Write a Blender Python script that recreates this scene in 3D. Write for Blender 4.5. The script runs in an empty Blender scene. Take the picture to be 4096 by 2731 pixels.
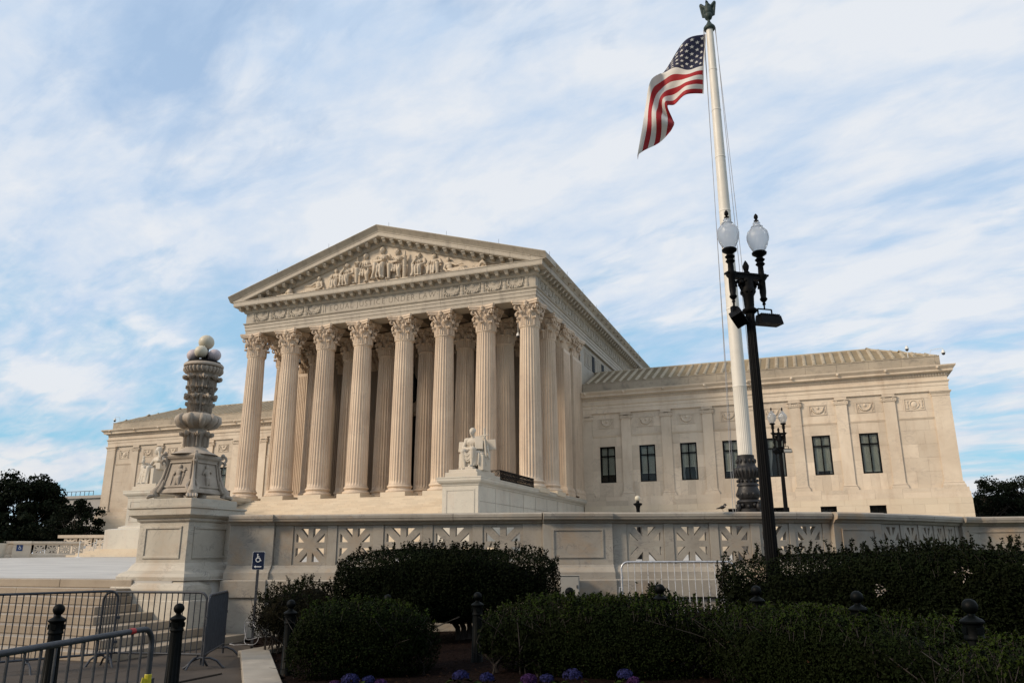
import bpy, bmesh, math, random
import numpy as np
from mathutils import Vector, Matrix, Euler
from mathutils.geometry import tessellate_polygon
R = math.radians
SC = bpy.context.scene
COL = SC.collection

# ---------------------------------------------------------------- camera
cam = bpy.data.cameras.new('camera'); cam_o = bpy.data.objects.new('camera', cam); COL.objects.link(cam_o)
cam.sensor_width = 36; cam.lens = 36 * 3083.9 / 4096
cam.clip_start = .1; cam.clip_end = 5000
cam_o.location = (35.17, -59.41, 1.65)
_yaw, _pitch, _roll = .3635, .2694, -.0040
_F = Vector((-math.sin(_yaw) * math.cos(_pitch), math.cos(_yaw) * math.cos(_pitch), math.sin(_pitch)))
_R0 = Vector((math.cos(_yaw), math.sin(_yaw), 0)); _U0 = _R0.cross(_F)
_Rr = _R0 * math.cos(_roll) + _U0 * math.sin(_roll); _Ur = -_R0 * math.sin(_roll) + _U0 * math.cos(_roll)
cam_o.rotation_euler = Matrix((_Rr, _Ur, -_F)).transposed().to_euler()
SC.camera = cam_o

# ---------------------------------------------------------------- sky and sun
SUN_EL, SUN_AZ = 31.0, -44.0      # azimuth measured from the facade normal (-Y) towards -X
sx = math.sin(R(SUN_AZ)); sy = -math.cos(R(SUN_AZ))
sun_dir = Vector((sx * math.cos(R(SUN_EL)), sy * math.cos(R(SUN_EL)), math.sin(R(SUN_EL))))
sun = bpy.data.lights.new('sun', 'SUN'); sun.energy = 1.5; sun.angle = R(14); sun.color = (1, .825, .63)
sun_o = bpy.data.objects.new('sun', sun); COL.objects.link(sun_o)
sun_o.rotation_euler = (-sun_dir).to_track_quat('-Z', 'Y').to_euler(); sun_o.location = (0, -80, 60)

SC.view_settings.view_transform = 'Standard'; SC.view_settings.look = 'None'
SC.view_settings.gamma = 1; SC.view_settings.use_curve_mapping = False
SC.view_settings.exposure = 1.12

W = bpy.data.worlds.new('World'); SC.world = W; W.use_nodes = True
nt = W.node_tree; nt.nodes.clear(); L = nt.links.new
def N(t, **k):
    n = nt.nodes.new(t)
    for a, b in k.items():
        if hasattr(n, a): setattr(n, a, b)
    return n
def mth(op, a, b=None, c=None):
    n = nt.nodes.new('ShaderNodeMath'); n.operation = op
    for i, v in enumerate((a, b, c)):
        if v is None: continue
        if isinstance(v, (int, float)): n.inputs[i].default_value = v
        else: L(v, n.inputs[i])
    return n.outputs[0]
def ramp(v, pts, interp='LINEAR'):
    n = nt.nodes.new('ShaderNodeValToRGB'); n.color_ramp.interpolation = interp
    e = n.color_ramp.elements
    while len(e) < len(pts): e.new(.5)
    for el, (p, c) in zip(e, pts):
        el.position = p; el.color = (c, c, c, 1) if isinstance(c, (int, float)) else (*c, 1)
    L(v, n.inputs[0]); return n.outputs[0]
def mix(f, a, b, mode='MIX'):
    n = nt.nodes.new('ShaderNodeMix'); n.data_type = 'RGBA'; n.blend_type = mode
    for s, v in ((n.inputs[0], f), (n.inputs[6], a), (n.inputs[7], b)):
        if isinstance(v, (int, float)): s.default_value = v
        elif isinstance(v, tuple): s.default_value = (*v, 1)
        else: L(v, s)
    return n.outputs[2]
def noise(vec, scale, detail=5, rough=.55, dist=0, lac=2.0):
    n = nt.nodes.new('ShaderNodeTexNoise'); n.inputs['Scale'].default_value = scale
    n.inputs['Detail'].default_value = detail; n.inputs['Roughness'].default_value = rough
    n.inputs['Distortion'].default_value = dist; n.inputs['Lacunarity'].default_value = lac
    L(vec, n.inputs['Vector']); return n.outputs[0]
def mapping(vec, sc=(1, 1, 1), rot=(0, 0, 0), loc=(0, 0, 0)):
    n = nt.nodes.new('ShaderNodeMapping')
    n.inputs['Scale'].default_value = sc; n.inputs['Rotation'].default_value = rot; n.inputs['Location'].default_value = loc
    L(vec, n.inputs['Vector']); return n.outputs[0]
def vmath(op, a, b=None):
    n = nt.nodes.new('ShaderNodeVectorMath'); n.operation = op
    L(a, n.inputs[0])
    if b is not None:
        if isinstance(b, tuple): n.inputs[1].default_value = b
        else: L(b, n.inputs[1])
    return n.outputs[0]
tc = N('ShaderNodeTexCoord')
sky = N('ShaderNodeTexSky'); sky.sky_type = 'NISHITA'; sky.sun_disc = False
sky.sun_elevation = R(SUN_EL); sky.sun_rotation = math.atan2(sun_dir.x, sun_dir.y)
sky.air_density = 1.3; sky.dust_density = .6; sky.ozone_density = 2.2
sep = N('ShaderNodeSeparateXYZ'); L(tc.outputs['Generated'], sep.inputs[0])
zz = mth('MAXIMUM', sep.outputs[2], 0.0)
den = mth('ADD', zz, .22)
cmb = N('ShaderNodeCombineXYZ')
L(mth('DIVIDE', sep.outputs[0], den), cmb.inputs[0]); L(mth('DIVIDE', sep.outputs[1], den), cmb.inputs[1])
pv = cmb.outputs[0]
warp = mapping(pv, sc=(1.0, 1.0, 1), rot=(0, 0, R(18)), loc=(3.3, 1.7, 0))
nb = noise(mapping(warp, sc=(.75, 1.5, 1)), 1.15, 4, .5, .6)          # broad sheets
nd = noise(mapping(warp, sc=(1.3, 3.2, 1), rot=(0, 0, R(-14))), 2.3, 9, .6, .9)         # wisps
ns = noise(mapping(warp, sc=(1, 2.0, 1), loc=(7, 2, 0)), 7.0, 6, .55, .4)     # fine mottling
cov = mth('ADD', mth('ADD', mth('MULTIPLY', nb, 1.15), mth('MULTIPLY', nd, .40)), mth('MULTIPLY', ns, .34))
elev = ramp(zz, [(0, .12), (.08, .0), (.17, -.14), (.3, .0), (.5, .13), (1, .12)])
side = 0.0
covr = ramp(mth('ADD', mth('ADD', cov, elev), side), [(.78, .0), (1.30, .97)])
nt3 = noise(mapping(warp, sc=(1, 1.5, 1), rot=(0, 0, R(-30)), loc=(4, 9, 0)), 9.0, 7, .6, .3)
nt2 = noise(mapping(warp, sc=(1, 1.8, 1), rot=(0, 0, R(25)), loc=(1, 5, 0)), 2.6, 8, .58, .5)
thick = ramp(mth('ADD', mth('ADD', mth('MULTIPLY', cov, .42), mth('MULTIPLY', nt2, .62)), mth('ADD', mth('MULTIPLY', nt3, .26), .06)), [(.78, 0), (1.46, 1)])
SKYS = .076
ccol = mix(thick, (3.3, 4.1, 5.2), (4.9, 5.1, 5.4))
low = ramp(zz, [(0, 1), (.22, .0)])
ccol = mix(mth('MULTIPLY', low, .55), ccol, (5.0, 4.75, 4.45))
skyb = mix(ramp(zz, [(0.0, .9), (.35, .75), (1, .6)]), sky.outputs[0], mix(ramp(zz, [(.05, 0), (.45, 1)]), (1.45, 3.5, 4.8), (2.85, 3.8, 5.1)))
bg = N('ShaderNodeBackground'); bg.inputs[1].default_value = SKYS
L(mix(covr, skyb, ccol), bg.inputs[0])
wo = N('ShaderNodeOutputWorld'); L(bg.outputs[0], wo.inputs[0])

# ---------------------------------------------------------------- materials
MATS = {}
def newmat(name):
    global nt, L
    m = bpy.data.materials.new(name); m.use_nodes = True; nt = m.node_tree; L = nt.links.new
    b = nt.nodes['Principled BSDF']; MATS[name] = m
    return m, b
def bump(b, h, st=.3, dist=.02):
    n = nt.nodes.new('ShaderNodeBump'); n.inputs['Strength'].default_value = st; n.inputs['Distance'].default_value = dist
    L(h, n.inputs['Height']); L(n.outputs[0], b.inputs['Normal'])
def pos():
    return nt.nodes.new('ShaderNodeNewGeometry').outputs['Position']
def orand():
    return nt.nodes.new('ShaderNodeObjectInfo').outputs['Random']
def tone(col, rnd, amt):
    n = nt.nodes.new('ShaderNodeHueSaturation'); n.inputs['Saturation'].default_value = 1
    L(mth('ADD', 1 - amt, mth('MULTIPLY', rnd, 2 * amt)), n.inputs['Value']); L(col, n.inputs['Color']); return n.outputs[0]
def marble(name, a, b2, vein, vs=1.0, va=.5, stain=(.3, .2, .12), sa=.25, sscale=(1.2, 1.2, .22), rough=.55, ta=.05, bs=.15, ps=.25):
    m, b = newmat(name); P = pos()
    big = noise(P, ps, 6, .6, .8)
    c = mix(ramp(big, [(.35, 0), (.65, 1)]), a, b2)
    pr = noise(mapping(P, rot=(R(30), R(25), R(20)), sc=(1, 1, 1.7)), .55 * vs, 9, .62, 2.2)
    v = ramp(mth('ABSOLUTE', mth('SUBTRACT', pr, .5)), [(0, 1), (.035, 0)])
    vm = ramp(noise(P, .8 * vs, 3), [(.45, 0), (.7, 1)])
    c = mix(mth('MULTIPLY', mth('MULTIPLY', v, vm), va), c, vein)
    s = noise(mapping(P, sc=sscale), 1.0, 8, .65, .3)
    c = mix(mth('MULTIPLY', ramp(s, [(.52, 0), (.78, 1)]), sa), c, stain)
    sp = noise(P, 14, 5, .7)
    c = mix(mth('MULTIPLY', ramp(sp, [(.5, 0), (.8, 1)]), .22), c, tuple(x * .62 for x in a))
    c = tone(c, orand(), ta)
    L(c, b.inputs['Base Color']); b.inputs['Roughness'].default_value = rough
    b.inputs['Specular IOR Level'].default_value = .35
    bump(b, noise(P, 22, 8, .7), bs, .02)
    return m
marble('wing_marble', (.62, .525, .41), (.50, .41, .31), (.30, .25, .21), 1, .55, (.36, .24, .15), .42, ta=.11)
marble('stair_marble', (.60, .515, .395), (.57, .47, .345), (.4, .3, .22), 1, .3, (.45, .31, .2), .22, ta=.07)
marble('column_marble', (.64, .515, .385), (.53, .41, .30), (.30, .24, .2), 1.2, .5, (.27, .19, .13), .7, (2.6, 2.6, .14), ta=.06)
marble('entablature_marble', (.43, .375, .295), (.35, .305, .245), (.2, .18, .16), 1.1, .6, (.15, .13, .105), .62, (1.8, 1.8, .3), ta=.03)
marble('sculpture_marble', (.54, .45, .34), (.48, .395, .295), (.3, .26, .22), 1, .2, (.27, .2, .14), .2, ta=.02)
marble('statue_marble', (.54, .475, .385), (.47, .415, .335), (.36, .34, .3), 1.5, .25, (.3, .26, .2), .22, ta=.02)
marble('cheek_marble', (.54, .50, .42), (.46, .425, .36), (.25, .24, .23), 2.2, .55, (.42, .26, .19), .35, ta=.05)
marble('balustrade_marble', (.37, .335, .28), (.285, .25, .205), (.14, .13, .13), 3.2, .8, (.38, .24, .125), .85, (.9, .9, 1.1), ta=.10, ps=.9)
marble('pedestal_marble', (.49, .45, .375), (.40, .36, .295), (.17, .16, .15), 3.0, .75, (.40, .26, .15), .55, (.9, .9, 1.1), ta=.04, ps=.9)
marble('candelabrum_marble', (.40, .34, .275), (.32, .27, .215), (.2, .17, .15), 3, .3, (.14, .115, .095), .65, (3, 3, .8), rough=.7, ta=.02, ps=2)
marble('street_step_marble', (.32, .265, .20), (.26, .21, .155), (.2, .17, .14), 2, .5, (.2, .14, .09), .6, (1.5, 1.5, 1), ta=.08, ps=.8)
marble('roof_tile_marble', (.40, .335, .235), (.32, .26, .18), (.22, .19, .14), 1, .3, (.2, .17, .13), .4, (1.5, 1.5, .9), rough=.8, ta=.1)
marble('parapet_marble', (.40, .34, .26), (.31, .265, .205), (.15, .14, .12), 1, .6, (.11, .10, .09), .75, (1.0, 1.0, 1.2), rough=.8, ta=.05)
marble('dark_joint_and_letter_shade', (.11, .09, .07), (.10, .08, .06), (.2, .17, .14), 1, .2, (.2, .15, .1), .2, ta=.02)
marble('shaded_portico_marble', (.27, .21, .15), (.22, .17, .12), (.24, .2, .16), 1, .35, (.2, .15, .11), .35, ta=.04)  # stone darkened in its colour for the shade behind the columns

def plain(name, col, rough=.5, metal=0, var=.15, vscale=3, bs=.1, bscale=20, coat=0, spec=.5, alpha=None):
    m, b = newmat(name); P = pos()
    c = mix(ramp(noise(P, vscale, 6, .6), [(.3, 0), (.7, 1)]), tuple(x * (1 - var) for x in col), tuple(min(1, x * (1 + var)) for x in col))
    L(c, b.inputs['Base Color']); b.inputs['Metallic'].default_value = metal
    b.inputs['Specular IOR Level'].default_value = spec
    L(ramp(noise(P, vscale * 2, 4), [(.3, max(0, rough - .1)), (.7, min(1, rough + .1))]), b.inputs['Roughness'])
    if bs: bump(b, noise(P, bscale, 5, .6), bs, .01)
    if coat: b.inputs['Coat Weight'].default_value = coat
    return m
plain('black_iron', (.0022, .0022, .0024), .6, 0, .3, 8, .15, 40, spec=.12)
plain('bronze_dark', (.0045, .0032, .0028), .55, 0, .5, 7, .3, 30)
plain('bronze_green', (.02, .036, .03), .6, .2, .5, 9, .3, 30)
plain('bollard_paint', (.0007, .0015, .0015), .55, 0, .3, 9, .12, 60, spec=.1)
plain('pole_paint', (.62, .585, .515), .5, 0, .08, 1.5, .1, 25)
plain('galvanized', (.04, .043, .05), .55, .25, .3, 12, .1, 60)
plain('bright_galvanized', (.45, .46, .48), .35, .5, .2, 12, .1, 60)
plain('cabinet_paint', (.36, .345, .31), .5, 0, .08, 3, .05)
plain('white_plastic', (.62, .62, .60), .4, 0, .05, 3, 0)
plain('black_plastic', (.008, .008, .009), .25, 0, .1, 3, 0)
plain('rope', (.30, .30, .31), .8, 0, .2, 30, .2, 90)
plain('concrete_paving', (.058, .047, .038), .9, 0, .3, 1.6, .25, 30, spec=.2)
plain('kerb_marble', (.30, .265, .215), .6, 0, .2, 3, .2, 30)
plain('window_frame_black', (.003, .003, .0035), .6, 0, .2, 4, 0, spec=.1)
plain('blind_slat', (.62, .60, .50), .7, 0, .08, 4, 0)
plain('curtain', (.40, .39, .37), .9, 0, .1, 6, 0)
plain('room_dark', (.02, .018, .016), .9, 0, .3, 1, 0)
plain('door_bronze', (.014, .011, .009), .45, .3, .3, 2, .1)
plain('brass_yellow_tape', (.42, .36, .015), .5, 0, .2, 20, 0)
plain('sign_blue', (.003, .009, .034), .35, 0, .08, 6, 0)
plain('bright_sign_blue', (.004, .03, .12), .4, 0, .08, 6, 0)
plain('sign_white', (.66, .66, .64), .4, 0, .04, 6, 0)
plain('bark', (.035, .028, .022), .95, 0, .4, 6, .6, 25)
plain('twig', (.016, .012, .009), .95, 0, .4, 12, .3, 40)
plain('lawn', (.03, .05, .018), .95, 0, .4, .6, .3, 12)
plain('terracotta_white', (.60, .56, .48), .7, 0, .1, 3, .1)
plain('feather_dark', (.028, .024, .022), .7, 0, .5, 40, .1)
plain('feather_pale', (.30, .24, .2), .7, 0, .3, 40, .1)
plain('far_building', (.33, .31, .29), .9, 0, .1, .4, 0)
plain('flag_red', (.30, .005, .010), .8, 0, .14, 1.5, .15, 60)
plain('flag_white', (.60, .57, .53), .8, 0, .08, 1.5, .15, 60)
plain('flag_blue', (.006, .008, .035), .8, 0, .15, 1.5, .15, 60)
plain('globe_white', (.52, .47, .36), .5, 0, .08, 2, 0)
plain('globe_lilac', (.46, .40, .42), .5, 0, .1, 2, 0)
plain('red_paint', (.3, .01, .01), .5, 0, .2, 9, 0)
for nm, c, tr in [('leaf_hedge', (.006, .0105, .0024), .3), ('leaf_bright', (.014, .024, .004), .35), ('leaf_tree', (.006, .0095, .005), .25), ('leaf_brown', (.010, .0105, .005), .2),
              ('leaf_bush', (.0045, .0075, .0022), .2), ('leaf_dry', (.035, .02, .011), .3), ('petal_blue', (.014, .016, .06), .2), ('petal_purple', (.03, .013, .05), .2), ('petal_white', (.22, .2, .18), .2)]:
    m, b = newmat(nm); P = pos()
    at_ = nt.nodes.new('ShaderNodeAttribute'); at_.attribute_name = 'tint'
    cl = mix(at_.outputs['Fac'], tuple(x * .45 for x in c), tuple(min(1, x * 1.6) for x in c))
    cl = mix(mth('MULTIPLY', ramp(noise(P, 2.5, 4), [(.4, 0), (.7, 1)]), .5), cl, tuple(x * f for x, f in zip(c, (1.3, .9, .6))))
    L(cl, b.inputs['Base Color']); b.inputs['Roughness'].default_value = .75
    b.inputs['Specular IOR Level'].default_value = .05
# frosted acorn glass
m, b = newmat('frosted_glass'); P = pos()
b.inputs['Base Color'].default_value = (.80, .82, .84, 1); b.inputs['Roughness'].default_value = .28
b.inputs['Transmission Weight'].default_value = .88; b.inputs['IOR'].default_value = 1.25
bump(b, noise(P, 60, 3), .35, .01)
# window glass: clear sheet with sky reflections
m, b = newmat('window_glass')
tr = nt.nodes.new('ShaderNodeBsdfTransparent'); tr.inputs[0].default_value = (.95, .97, .96, 1)
gs = nt.nodes.new('ShaderNodeBsdfGlossy'); gs.inputs['Roughness'].default_value = .03
fr_ = nt.nodes.new('ShaderNodeFresnel'); fr_.inputs[0].default_value = 1.28
mx_ = nt.nodes.new('ShaderNodeMixShader'); L(fr_.outputs[0], mx_.inputs[0]); L(tr.outputs[0], mx_.inputs[1]); L(gs.outputs[0], mx_.inputs[2])
L(mx_.outputs[0], nt.nodes['Material Output'].inputs[0])
# mulch soil
m, b = newmat('mulch'); P = pos()
c = mix(ramp(noise(P, 18, 8, .75), [(.4, 0), (.65, 1)]), (.005, .003, .0025), (.020, .011, .009))
L(c, b.inputs['Base Color']); b.inputs['Roughness'].default_value = 1; b.inputs['Specular IOR Level'].default_value = .05; bump(b, noise(P, 30, 8, .8), 1, .05)
# plaza stone: pale grey marble, worn smooth
m, b = newmat('plaza_stone'); P = pos()
c = mix(ramp(noise(mapping(P, sc=(.3, 1.0, 1)), 1.3, 7, .6), [(.35, 0), (.65, 1)]), (.37, .35, .32), (.50, .475, .43))
c = mix(mth('MULTIPLY', ramp(noise(mapping(P, sc=(.25, 3, 1)), .9, 6, .7), [(.6, 0), (.72, 1)]), .5), c, (.2, .2, .2))
L(c, b.inputs['Base Color']); b.inputs['Roughness'].default_value = .6; b.inputs['Specular IOR Level'].default_value = .3
bump(b, noise(P, 5, 4), .05, .02)

# ---------------------------------------------------------------- mesh helpers
class MB:
    def __init__(s): s.v = []; s.f = []; s.m = []; s.cur = 0
    def add(s, vs, fs):
        o = len(s.v); s.v += [tuple(v) for v in vs]; s.f += [tuple(i + o for i in f) for f in fs]; s.m += [s.cur] * len(fs); return s
    def box(s, x0, x1, y0, y1, z0, z1):
        return s.add([(x0, y0, z0), (x1, y0, z0), (x1, y1, z0), (x0, y1, z0), (x0, y0, z1), (x1, y0, z1), (x1, y1, z1), (x0, y1, z1)],
                     [(0, 3, 2, 1), (4, 5, 6, 7), (0, 1, 5, 4), (1, 2, 6, 5), (2, 3, 7, 6), (3, 0, 4, 7)])
    def cbox(s, c, d, rot=None):
        x, y, z = (k / 2 for k in d); M = rot.to_matrix() if rot is not None else None
        vs = [Vector((a, b, e)) for e in (-z, z) for a, b in ((-x, -y), (x, -y), (x, y), (-x, y))]
        vs = [(M @ v if M else v) + Vector(c) for v in vs]
        return s.add(vs, [(0, 3, 2, 1), (4, 5, 6, 7), (0, 1, 5, 4), (1, 2, 6, 5), (2, 3, 7, 6), (3, 0, 4, 7)])
    def taper(s, c, z0, z1, a0, a1, b0=None, b1=None):   # square frustum
        b0 = a0 if b0 is None else b0; b1 = a1 if b1 is None else b1; x, y = c
        return s.add([(x - a0, y - b0, z0), (x + a0, y - b0, z0), (x + a0, y + b0, z0), (x - a0, y + b0, z0), (x - a1, y - b1, z1), (x + a1, y - b1, z1), (x + a1, y + b1, z1), (x - a1, y + b1, z1)],
                     [(0, 3, 2, 1), (4, 5, 6, 7), (0, 1, 5, 4), (1, 2, 6, 5), (2, 3, 7, 6), (3, 0, 4, 7)])
    def lathe(s, prof, n=24, c=(0, 0, 0), lobes=0, lamp=0, caps=True, sq=None):
        o = []; k = len(prof)
        for r, z in prof:
            for i in range(n):
                a = 2 * math.pi * i / n; rr = r * (1 + (lamp * math.cos(lobes * a) if lobes else 0))
                o.append((c[0] + rr * math.cos(a), c[1] + rr * math.sin(a), c[2] + z))
        f = [(j * n + i, j * n + (i + 1) % n, (j + 1) * n + (i + 1) % n, (j + 1) * n + i) for j in range(k - 1) for i in range(n)]
        if caps: f += [tuple(range(n - 1, -1, -1)), tuple((k - 1) * n + i for i in range(n))]
        return s.add(o, f)
    def tube(s, pts, r, n=8, caps=True):
        pts = [Vector(p) for p in pts]; rs = r if isinstance(r, (list, tuple)) else [r] * len(pts); o = []
        prev = None
        for i, p in enumerate(pts):
            d = (pts[min(i + 1, len(pts) - 1)] - pts[max(i - 1, 0)]).normalized()
            if prev is None:
                u = d.orthogonal().normalized()
            else:
                u = (prev - d * prev.dot(d)); u = u.normalized() if u.length > 1e-6 else d.orthogonal().normalized()
            prev = u; w = d.cross(u)
            for k in range(n):
                a = 2 * math.pi * k / n; o.append(p + (u * math.cos(a) + w * math.sin(a)) * rs[i])
        f = [(j * n + i, j * n + (i + 1) % n, (j + 1) * n + (i + 1) % n, (j + 1) * n + i) for j in range(len(pts) - 1) for i in range(n)]
        if caps: f += [tuple(range(n - 1, -1, -1)), tuple((len(pts) - 1) * n + i for i in range(n))]
        return s.add(o, f)
    def ball(s, c, r, u=12, v=8, sc=(1, 1, 1)):
        prof = [(math.sin(math.pi * j / v) * r, -math.cos(math.pi * j / v) * r) for j in range(v + 1)]
        prof[0] = (r * .02, -r); prof[-1] = (r * .02, r)
        t = MB().lathe(prof, u); t.v = [(x * sc[0] + c[0], y * sc[1] + c[1], z * sc[2] + c[2]) for x, y, z in t.v]
        return s.add(t.v, t.f)
    def sweep(s, prof, path, closed=False, caps=True, cprof=True):
        """prof = [(out, z)], path = plan points; 'out' is to the right of travel."""
        P = [Vector((p[0], p[1])) for p in path]; n = len(P); rows = []
        for i in range(n):
            a = P[i] - P[i - 1] if (i > 0 or closed) else None
            b = P[(i + 1) % n] - P[i] if (i < n - 1 or closed) else None
            na = Vector((a.y, -a.x)).normalized() if a is not None else None
            nb = Vector((b.y, -b.x)).normalized() if b is not None else None
            if na is None: m = nb
            elif nb is None: m = na
            else:
                m = (na + nb).normalized(); m = m / max(.3, m.dot(na))
            zb = path[i][2] if len(path[i]) > 2 else 0
            rows.append([(P[i].x + m.x * o, P[i].y + m.y * o, z + zb) for o, z in prof])
        k = len(prof); vs = [q for r in rows for q in r]; fs = []
        for i in range(n if closed else n - 1):
            j = (i + 1) % n
            for q in range(k if cprof else k - 1):
                w = (q + 1) % k
                fs.append((i * k + q, j * k + q, j * k + w, i * k + w))
        if caps and not closed and cprof: fs += [tuple(range(k)), tuple((n - 1) * k + q for q in range(k - 1, -1, -1))]
        return s.add(vs, fs)
    def prism(s, poly, y0, y1, holes=(), axis='y', M=None):
        loops = [list(poly)] + [list(h) for h in holes]
        flat = [p for l in loops for p in l]; tris = tessellate_polygon([[Vector((p[0], p[1], 0)) for p in l] for l in loops])
        n = len(flat)
        def mk(p, d): return (p[0], d, p[1]) if axis == 'y' else ((p[0], p[1], d) if axis == 'z' else (d, p[0], p[1]))
        vs = [mk(p, y0) for p in flat] + [mk(p, y1) for p in flat]; fs = []
        for t in tris: fs.append(tuple(t)); fs.append(tuple(i + n for i in reversed(t)))
        o = 0
        for l in loops:
            for i in range(len(l)):
                j = (i + 1) % len(l); fs.append((o + i, o + j, o + j + n, o + i + n))
            o += len(l)
        if M is not None: vs = [M @ Vector(v) for v in vs]
        return s.add(vs, fs)
    def xf(s, M):
        s.v = [tuple(M @ Vector(v)) for v in s.v]; return s
    def merge(s, o, M=None):
        vs = o.v if M is None else [tuple(M @ Vector(v)) for v in o.v]
        return s.add(vs, o.f)
    def mesh(s, name, mats, smooth=None, fix=True, bevel=0):
        me = bpy.data.meshes.new(name); me.from_pydata(s.v, [], s.f)
        if not isinstance(mats, (list, tuple)): mats = [mats]
        for q in mats: me.materials.append(MATS[q])
        if len(mats) > 1: me.polygons.foreach_set('material_index', s.m)
        if fix or bevel:
            bm = bmesh.new(); bm.from_mesh(me)
            if fix: bmesh.ops.recalc_face_normals(bm, faces=bm.faces)
            if bevel:
                bmesh.ops.bevel(bm, geom=[e for e in bm.edges if e.is_manifold and e.calc_face_angle(0) > .9], offset=bevel, segments=2, affect='EDGES', profile=.6, clamp_overlap=True)
            bm.to_mesh(me); bm.free()
        if smooth is not None:
            me.polygons.foreach_set('use_smooth', [True] * len(me.polygons)); me.set_sharp_from_angle(angle=R(smooth))
        return me
    def build(s, name, mats, parent=None, smooth=None, kind=None, loc=None, rot=None, bevel=0, label=None):
        return inst(s.mesh(name, mats, smooth, bevel=bevel), name, parent, loc, rot, kind=kind, label=label)
def inst(me, name, parent=None, loc=None, rot=None, scale=None, kind=None, label=None):
    o = bpy.data.objects.new(name, me); COL.objects.link(o)
    if parent is not None: o.parent = parent
    if loc is not None: o.location = loc
    if rot is not None: o.rotation_euler = rot
    if scale is not None: o.scale = scale if not isinstance(scale, (int, float)) else (scale,) * 3
    if kind: o['kind'] = kind
    if label: o['label'] = label
    return o
def empty(name, label, cat, loc=(0, 0, 0), rz=0, group=None):
    o = bpy.data.objects.new(name, None); COL.objects.link(o); o.location = loc; o.rotation_euler = (0, 0, rz)
    o.empty_display_size = .2
    return tag(o, label, cat, group)
def tag(o, label, cat, group=None):
    o['label'] = label; o['category'] = cat
    if group: o['group'] = group
    return o
def copy_tree(o, parent=None):
    c = o.copy(); COL.objects.link(c)
    if parent is not None: c.parent = parent
    for ch in list(o.children): copy_tree(ch, c)
    return c
def catmull(P, t):
    n = len(P) - 1; x = min(max(t, 0), 1) * n; i = min(int(x), n - 1); u = x - i
    p0, p1, p2, p3 = (Vector(P[max(i - 1, 0)]), Vector(P[i]), Vector(P[i + 1]), Vector(P[min(i + 2, n)]))
    return .5 * ((2 * p1) + (p2 - p0) * u + (2 * p0 - 5 * p1 + 4 * p2 - p3) * u * u + (3 * p1 - p0 - 3 * p2 + p3) * u ** 3)
def sculpt(name, prims, voxel, mat, parent=None, smooth_it=2, loc=None, rot=None, scale=None):
    """prims: ('c',p1,r1,p2,r2) capsule, ('e',c,(rx,ry,rz)[,Euler]) ellipsoid, ('b',c,(dx,dy,dz)[,Euler]) block -> one carved surface"""
    mb = MB()
    for p in prims:
        if p[0] == 'c':
            a, b = Vector(p[1]), Vector(p[3]); d = (b - a)
            n = 6; pts = [a + d * (i / (n - 1)) for i in range(n)]; rs = [p[2] + (p[4] - p[2]) * i / (n - 1) for i in range(n)]
            mb.tube(pts, rs, 10); mb.ball(a, p[2] * 1.0, 10, 7); mb.ball(b, p[4] * 1.0, 10, 7)
        elif p[0] == 'e':
            t = MB().ball((0, 0, 0), 1, 14, 10); E = p[3].to_matrix() if len(p) > 3 else Matrix.Identity(3)
            mb.add([E @ Vector((x * p[2][0], y * p[2][1], z * p[2][2])) + Vector(p[1]) for x, y, z in t.v], t.f)
        elif p[0] == 't':
            mb.tube(p[1], p[2], 8)
        else: mb.cbox(p[1], p[2], p[3] if len(p) > 3 else None)
    me = mb.mesh(name, mat)
    o = bpy.data.objects.new(name + '_src', me); COL.objects.link(o)
    r = o.modifiers.new('r', 'REMESH'); r.mode = 'VOXEL'; r.voxel_size = voxel; r.use_smooth_shade = True
    s = o.modifiers.new('s', 'SMOOTH'); s.factor = .5; s.iterations = smooth_it
    dg = bpy.context.evaluated_depsgraph_get(); dg.update()
    me2 = bpy.data.meshes.new_from_object(o.evaluated_get(dg)); me2.name = name
    bpy.data.objects.remove(o); 
    if not me2.materials: me2.materials.append(MATS[mat])
    me2.polygons.foreach_set('use_smooth', [True] * len(me2.polygons))
    if scale is not None or True:
        return inst(me2, name, parent, loc, rot, scale)
def leaf_mesh(name, centers, normals, size, mat, rng, aspect=1.9, tint=None, jit=.6):
    """one mesh of many small folded leaves"""
    n = len(centers); C = np.asarray(centers, float); Nn = np.asarray(normals, float)
    Nn = Nn + rng.normal(0, jit, (n, 3)); Nn /= np.linalg.norm(Nn, axis=1)[:, None] + 1e-9
    t = rng.normal(0, 1, (n, 3)); t -= Nn * (t * Nn).sum(1)[:, None]; t /= np.linalg.norm(t, axis=1)[:, None] + 1e-9
    b = np.cross(Nn, t); s = (size * rng.uniform(.65, 1.35, n))[:, None]
    V = np.stack([C - t * s, C + b * s / aspect + Nn * s * .22, C + t * s, C - b * s / aspect + Nn * s * .22], 1).reshape(-1, 3)
    me = bpy.data.meshes.new(name); me.vertices.add(4 * n); me.vertices.foreach_set('co', V.ravel())
    me.loops.add(6 * n); me.polygons.add(2 * n); base = np.arange(n)[:, None] * 4
    me.loops.foreach_set('vertex_index', (base + np.array([[0, 1, 2, 0, 2, 3]])).ravel().astype(np.int32))
    me.polygons.foreach_set('loop_start', np.arange(0, 6 * n, 3, dtype=np.int32))
    me.update(calc_edges=True)
    a = me.attributes.new('tint', 'FLOAT', 'POINT')
    tv = rng.uniform(0, 1, n) if tint is None else np.clip(tint, 0, 1)
    a.data.foreach_set('value', np.repeat(tv, 4).astype(np.float32))
    me.materials.append(MATS[mat]); return me
rng = np.random.default_rng(7); random.seed(7)
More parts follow.
